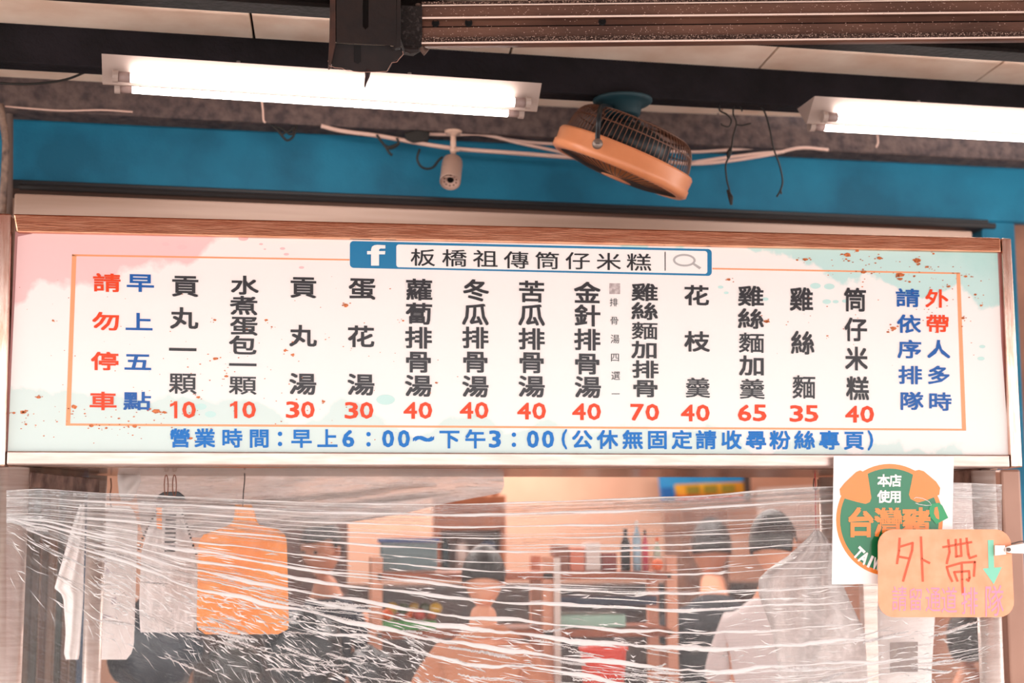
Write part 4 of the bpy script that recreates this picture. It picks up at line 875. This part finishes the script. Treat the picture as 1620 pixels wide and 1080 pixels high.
simple('low_cupboard', MB().box(P(330, 0, 3.9).x, P(1235, 0, 3.9).x, 3.9, 4.3, 0, P(800, 925, 3.9).z, bev=.01), mat('dark low cupboard', '#2c2a2e', .6, var='#54403a', vscale=5), 'long dark low cupboard along the back wall', 'cupboard')
for i, (px, py, r, c, lb_) in enumerate(((245, 1010, .17, '#1d2c3c', 'dark navy sack slumped behind the netted bag'), (372, 1065, .10, '#31302f', 'charcoal sack slumped beneath the orange bag'), (480, 1040, .15, '#15242c', 'black sack slumped right of the orange bag'), (583, 1075, .085, '#20262e', 'small slate sack beside the black sack'))):
    c_ = P(px, py, 1.62); c_.z = 1.135 + r*1.2; mb = MB(); q = bmesh.ops.create_uvsphere(mb.b, u_segments=28, v_segments=18, radius=1); rn = random.Random(i)
    for v in q['verts']:
        x, y, z = v.co; w = 1+.07*math.sin(9*x+5*z+i)+.05*math.sin(14*y+3*x); v.co = Vector((c_.x+x*r*w, c_.y+y*r*.8*w, c_.z+z*r*w*(1.1 if z < 0 else .9)+(.05*max(0, z-.85)*10*r)))
    simple('sack', mb, mat('sack '+c, c, .35, bump=.6, bscale=14), lb_, 'sack', smooth=True)
zt_ = 1.135
simple('sack_bench', MB().box(-1.36, -.3, 1.44, 1.80, zt_-.05, zt_-.01, bev=.004).box(-1.34, -1.30, 1.46, 1.5, 0, zt_-.05).box(-.36, -.32, 1.46, 1.5, 0, zt_-.05).box(-1.34, -1.30, 1.74, 1.78, 0, zt_-.05).box(-.36, -.32, 1.74, 1.78, 0, zt_-.05), STEEL(), 'steel bench inside the shop holding the dark sacks', 'bench')
MB().box(P(1590, 900, .5).x, P(1622, 900, .5).x, .5, .56, 0, P(1600, 742, .5).z, bev=.008).build('side_panel', mat('brown enamel panel', '#b48c7a', .35, .3, var='#9c7464', vscale=2), stall)

# ================================================================= PEOPLE
SKIN = mat('skin', '#e8a483', .55); HAIR = mat('black hair', '#151316', .4, bump=.5, bscale=120)
def skinned(name, verts, edges, radii, m, parent, sub=1):
    me = bpy.data.meshes.new(name); me.from_pydata([tuple(v) for v in verts], edges, []); me.materials.append(m)
    o = bpy.data.objects.new(name, me); COL.objects.link(o)
    md = o.modifiers.new('skin', 'SKIN'); md.use_smooth_shade = True
    for i, v in enumerate(me.skin_vertices[0].data):
        r = radii[i]; v.radius = (r, r) if not isinstance(r, tuple) else r; v.use_root = (i == 0)
    sb = o.modifiers.new('sub', 'SUBSURF'); sb.levels = sub+1; sb.render_levels = sub+1
    dg = bpy.context.evaluated_depsgraph_get(); dg.update(); ev = o.evaluated_get(dg); nm = bpy.data.meshes.new_from_object(ev)
    o.modifiers.clear(); o.data = nm; o.data.name = name
    for p in nm.polygons: p.use_smooth = True
    if parent: o.parent = parent; o.matrix_parent_inverse = parent.matrix_world.inverted()
    return o
def person(label, px, head_py, Y, height_scale, yaw, shirt, trousers='#2c2e3a', lean=0.0, headtilt=(0, 0), arm_l=None, arm_r=None, hair_long=0, apron=None):
    """yaw: 0 faces the street. The head's middle is set at (px, head_py)."""
    hc = P(px, head_py, Y); s = height_scale
    root = empty('person', (hc.x, hc.y, 0), label, 'person')
    Rz = Matrix.Rotation(yaw, 3, 'Z'); hz = hc.z/s          # head-centre height in body units
    def T(x, y, z): # body coords: x right, y back, z up; lean forward moves the upper body
        l = lean*max(0, (z-.95))
        return Vector((hc.x, hc.y, 0)) + Rz @ Vector((x*s, (y-l)*s, z*s)) + Rz @ Vector((0, lean*max(0, hz-.95)*s, 0))
    sh = hz-.27; pel = hz-.72; kn = pel-.44; an = .08
    V = [T(0, 0, pel), T(0, .0, pel+.2), T(0, 0, sh-.08), T(0, 0, sh+.06), T(0, -.01, hz-.10)]
    R_ = [(.14*s, .10*s), (.12*s, .095*s), (.15*s, .105*s), (.062*s, .062*s), (.052*s, .052*s)]
    E = [(0, 1), (1, 2), (2, 3), (3, 4)]
    hands = []
    for sd, arm in ((-1, arm_l), (1, arm_r)):
        arm = arm or ((.21, .02, sh-.30), (.22, -.04, sh-.55))
        i = len(V); V += [T(sd*.165, 0, sh-.03), T(sd*arm[0][0], arm[0][1], arm[0][2]), T(sd*arm[1][0], arm[1][1], arm[1][2])]
        d = (V[-1]-V[-2]).normalized(); V.append(V[-1]+d*.07*s)
        R_ += [.055*s, .042*s, .03*s, (.038*s, .016*s)]; E += [(2, i), (i, i+1), (i+1, i+2), (i+2, i+3)]
        hands.append((V[-1].copy(), d))
        side = d.cross(Vector((0, 0, 1)) if abs(d.z) < .9 else Vector((1, 0, 0))).normalized(); nn = d.cross(side)
        for k, (o_, l) in enumerate(((-.028, .062), (-.01, .075), (.009, .07), (.027, .055))):
            j = len(V); b0 = V[i+3]+side*o_*s
            V += [b0+d*.02*s, b0+d*(l*.6)*s+nn*.008*s, b0+d*l*s+nn*.022*s]; R_ += [.009*s, .008*s, .007*s]; E += [(i+3, j), (j, j+1), (j+1, j+2)]
        j = len(V); V += [V[i+2]+d*.03*s+side*.035*s, V[i+2]+d*.07*s+side*.055*s]; R_ += [.011*s, .009*s]; E += [(i+2, j), (j, j+1)]
    for sd in (-1, 1):
        i = len(V); V += [T(sd*.09, 0, pel-.06), T(sd*.10, -.01, kn), T(sd*.10, .01, an), T(sd*.11, -.14, .04)]
        R_ += [.085*s, .055*s, .042*s, (.04*s, .03*s)]; E += [(0, i), (i, i+1), (i+1, i+2), (i+2, i+3)]
    body = skinned('body', V, E, R_, SKIN, root, 1)
    # shirt
    SV = [T(0, 0, pel-.02), T(0, 0, pel+.2), T(0, 0, sh-.08), T(0, 0, sh+.015), T(0, 0, sh+.095)]; SR = [(.16*s, .12*s), (.14*s, .112*s), (.17*s, .122*s), (.125*s, .10*s), (.070*s, .066*s)]; SE = [(0, 1), (1, 2), (2, 3), (3, 4)]
    for sd, arm in ((-1, arm_l), (1, arm_r)):
        arm = arm or ((.21, .02, sh-.30), (.22, -.04, sh-.55)); i = len(SV); e = T(sd*arm[0][0], arm[0][1], arm[0][2]); a_ = T(sd*.165, 0, sh-.03)
        SV += [a_, a_.lerp(e, .85)]; SR += [.074*s, .064*s]; SE += [(2, i), (i, i+1)]
    skinned('shirt', SV, SE, SR, mat('shirt '+shirt, shirt, .8, bump=.3, bscale=25), root, 1)
    TV = [T(0, 0, pel+.02)]; TR = [(.165*s, .125*s)]; TE = []
    for sd in (-1, 1):
        i = len(TV); TV += [T(sd*.09, 0, pel-.08), T(sd*.10, -.01, kn), T(sd*.10, .01, an+.02)]; TR += [.10*s, .075*s, .06*s]; TE += [(0, i), (i, i+1), (i+1, i+2)]
    skinned('trousers', TV, TE, TR, mat('cloth '+trousers, trousers, .85), root, 1)
    # head
    hcen = T(0, -.015, hz); Rh = Rz @ Matrix.Rotation(headtilt[1], 3, 'Y') @ Matrix.Rotation(headtilt[0], 3, 'X')
    def Hh(x, y, z): return hcen + Rh @ Vector((x*s, y*s, z*s))
    mb = MB(); q = bmesh.ops.create_uvsphere(mb.b, u_segments=28, v_segments=20, radius=1)
    for v in q['verts']:
        x, y, z = v.co; jaw = 1-.30*max(0, -z)**1.3; fx_ = x*.077*jaw; fy = y*.098*(1-.12*max(0, -z)) - .012*max(0, -z); fz = z*.118
        if y < 0: fy -= .022*math.exp(-((x/.16)**2+((z+.08)/.16)**2)); fy += .010*math.exp(-(((abs(x)-.36)/.16)**2+((z-.1)/.12)**2)); fy -= .007*math.exp(-((x/.3)**2+((z+.42)/.09)**2)); fy -= .008*math.exp(-((x/.3)**2+((z+.85)/.2)**2))
        v.co = Hh(fx_, fy, fz)
    for sd in (-1, 1): mb.ball(Hh(sd*.078, .008, -.005), .026*s, sx=.35, sy=.7, sz=1.1, seg=10)
    mb.build('head', SKIN, root, smooth=True)
    mb = MB()
    for sd in (-1, 1): mb.ball(Hh(sd*.030, -.088, .012), .0085*s, seg=8)
    mb.build('eyes', mat('dark eyes', '#201818', .2), root, smooth=True)
    mb = MB(); mb.ball(Hh(0, -.097, -.052), .018*s, sy=.35, sz=.3, seg=10); mb.build('mouth', mat('lips', '#b8604e', .5), root, smooth=True)
    mb = MB(); q = bmesh.ops.create_uvsphere(mb.b, u_segments=28, v_segments=20, radius=1)
    kill = []
    for v in q['verts']:
        x, y, z = v.co; line = .42 if y < -.25 else (-.25-hair_long if y > .1 else .05)
        if z < line-.12: kill.append(v)
        v.co = Hh(x*.088, y*.107+.006, max(z, line)*.130+.004)
    bmesh.ops.delete(mb.b, geom=kill, context='VERTS'); h = mb.build('hair', HAIR, root, smooth=True)
    md = h.modifiers.new('solid', 'SOLIDIFY'); md.thickness = .008*s
    if apron:
        mb = MB(); mb.grid(lambda u, v: T((u-.5)*.26*(1+.4*v), -.128-.01*math.sin(PI*u)-.01*v, sh-.06-.62*v), 8, 10); mb.build('apron', mat('apron '+apron, apron, .8), root, smooth=True)
    return root
person('person in a dark navy shirt with head bowed beside the orange bag', 512, 868, 2.5, 1.02, -.6, '#1f2a3c', lean=.15, headtilt=(.3, 0), apron='#2c3a4c')
person('person in a peach brown shirt reaching at the rack', 765, 915, 1.5, .95, 3.0, '#d08a66', lean=.25, headtilt=(.3, 0), arm_l=((.26, -.03, 1.16), (.2, -.2, 1.18)), arm_r=((.26, -.03, 1.16), (.18, -.2, 1.2)), trousers='#5a4438')
person('person in a black shirt bending left of the milky carrier bag', 1125, 868, 2.85, 1.12, 3.0, '#1c2028', lean=.3, headtilt=(.15, 0), arm_l=((.26, -.12, 1.1), (.22, -.36, 1.05)), arm_r=((.24, -.12, 1.1), (.2, -.36, 1.0)))
person('black-haired person in a white shirt behind the milky carrier bag', 1222, 862, 1.35, 1.0, 2.5, '#e6dcdc', lean=.1, headtilt=(.25, .1), hair_long=.1)
person('person in a reddish shirt low behind the film under the peach card', 1530, 1010, 1.8, .93, 2.6, '#b05a44', lean=.1, hair_long=.5)
person('dark-haired person beyond the right post at the picture edge', 1672, 990, .86, .93, -2.6, '#3a2c2c', hair_long=.5)

bpy.data.objects.remove(_fo, do_unlink=True)
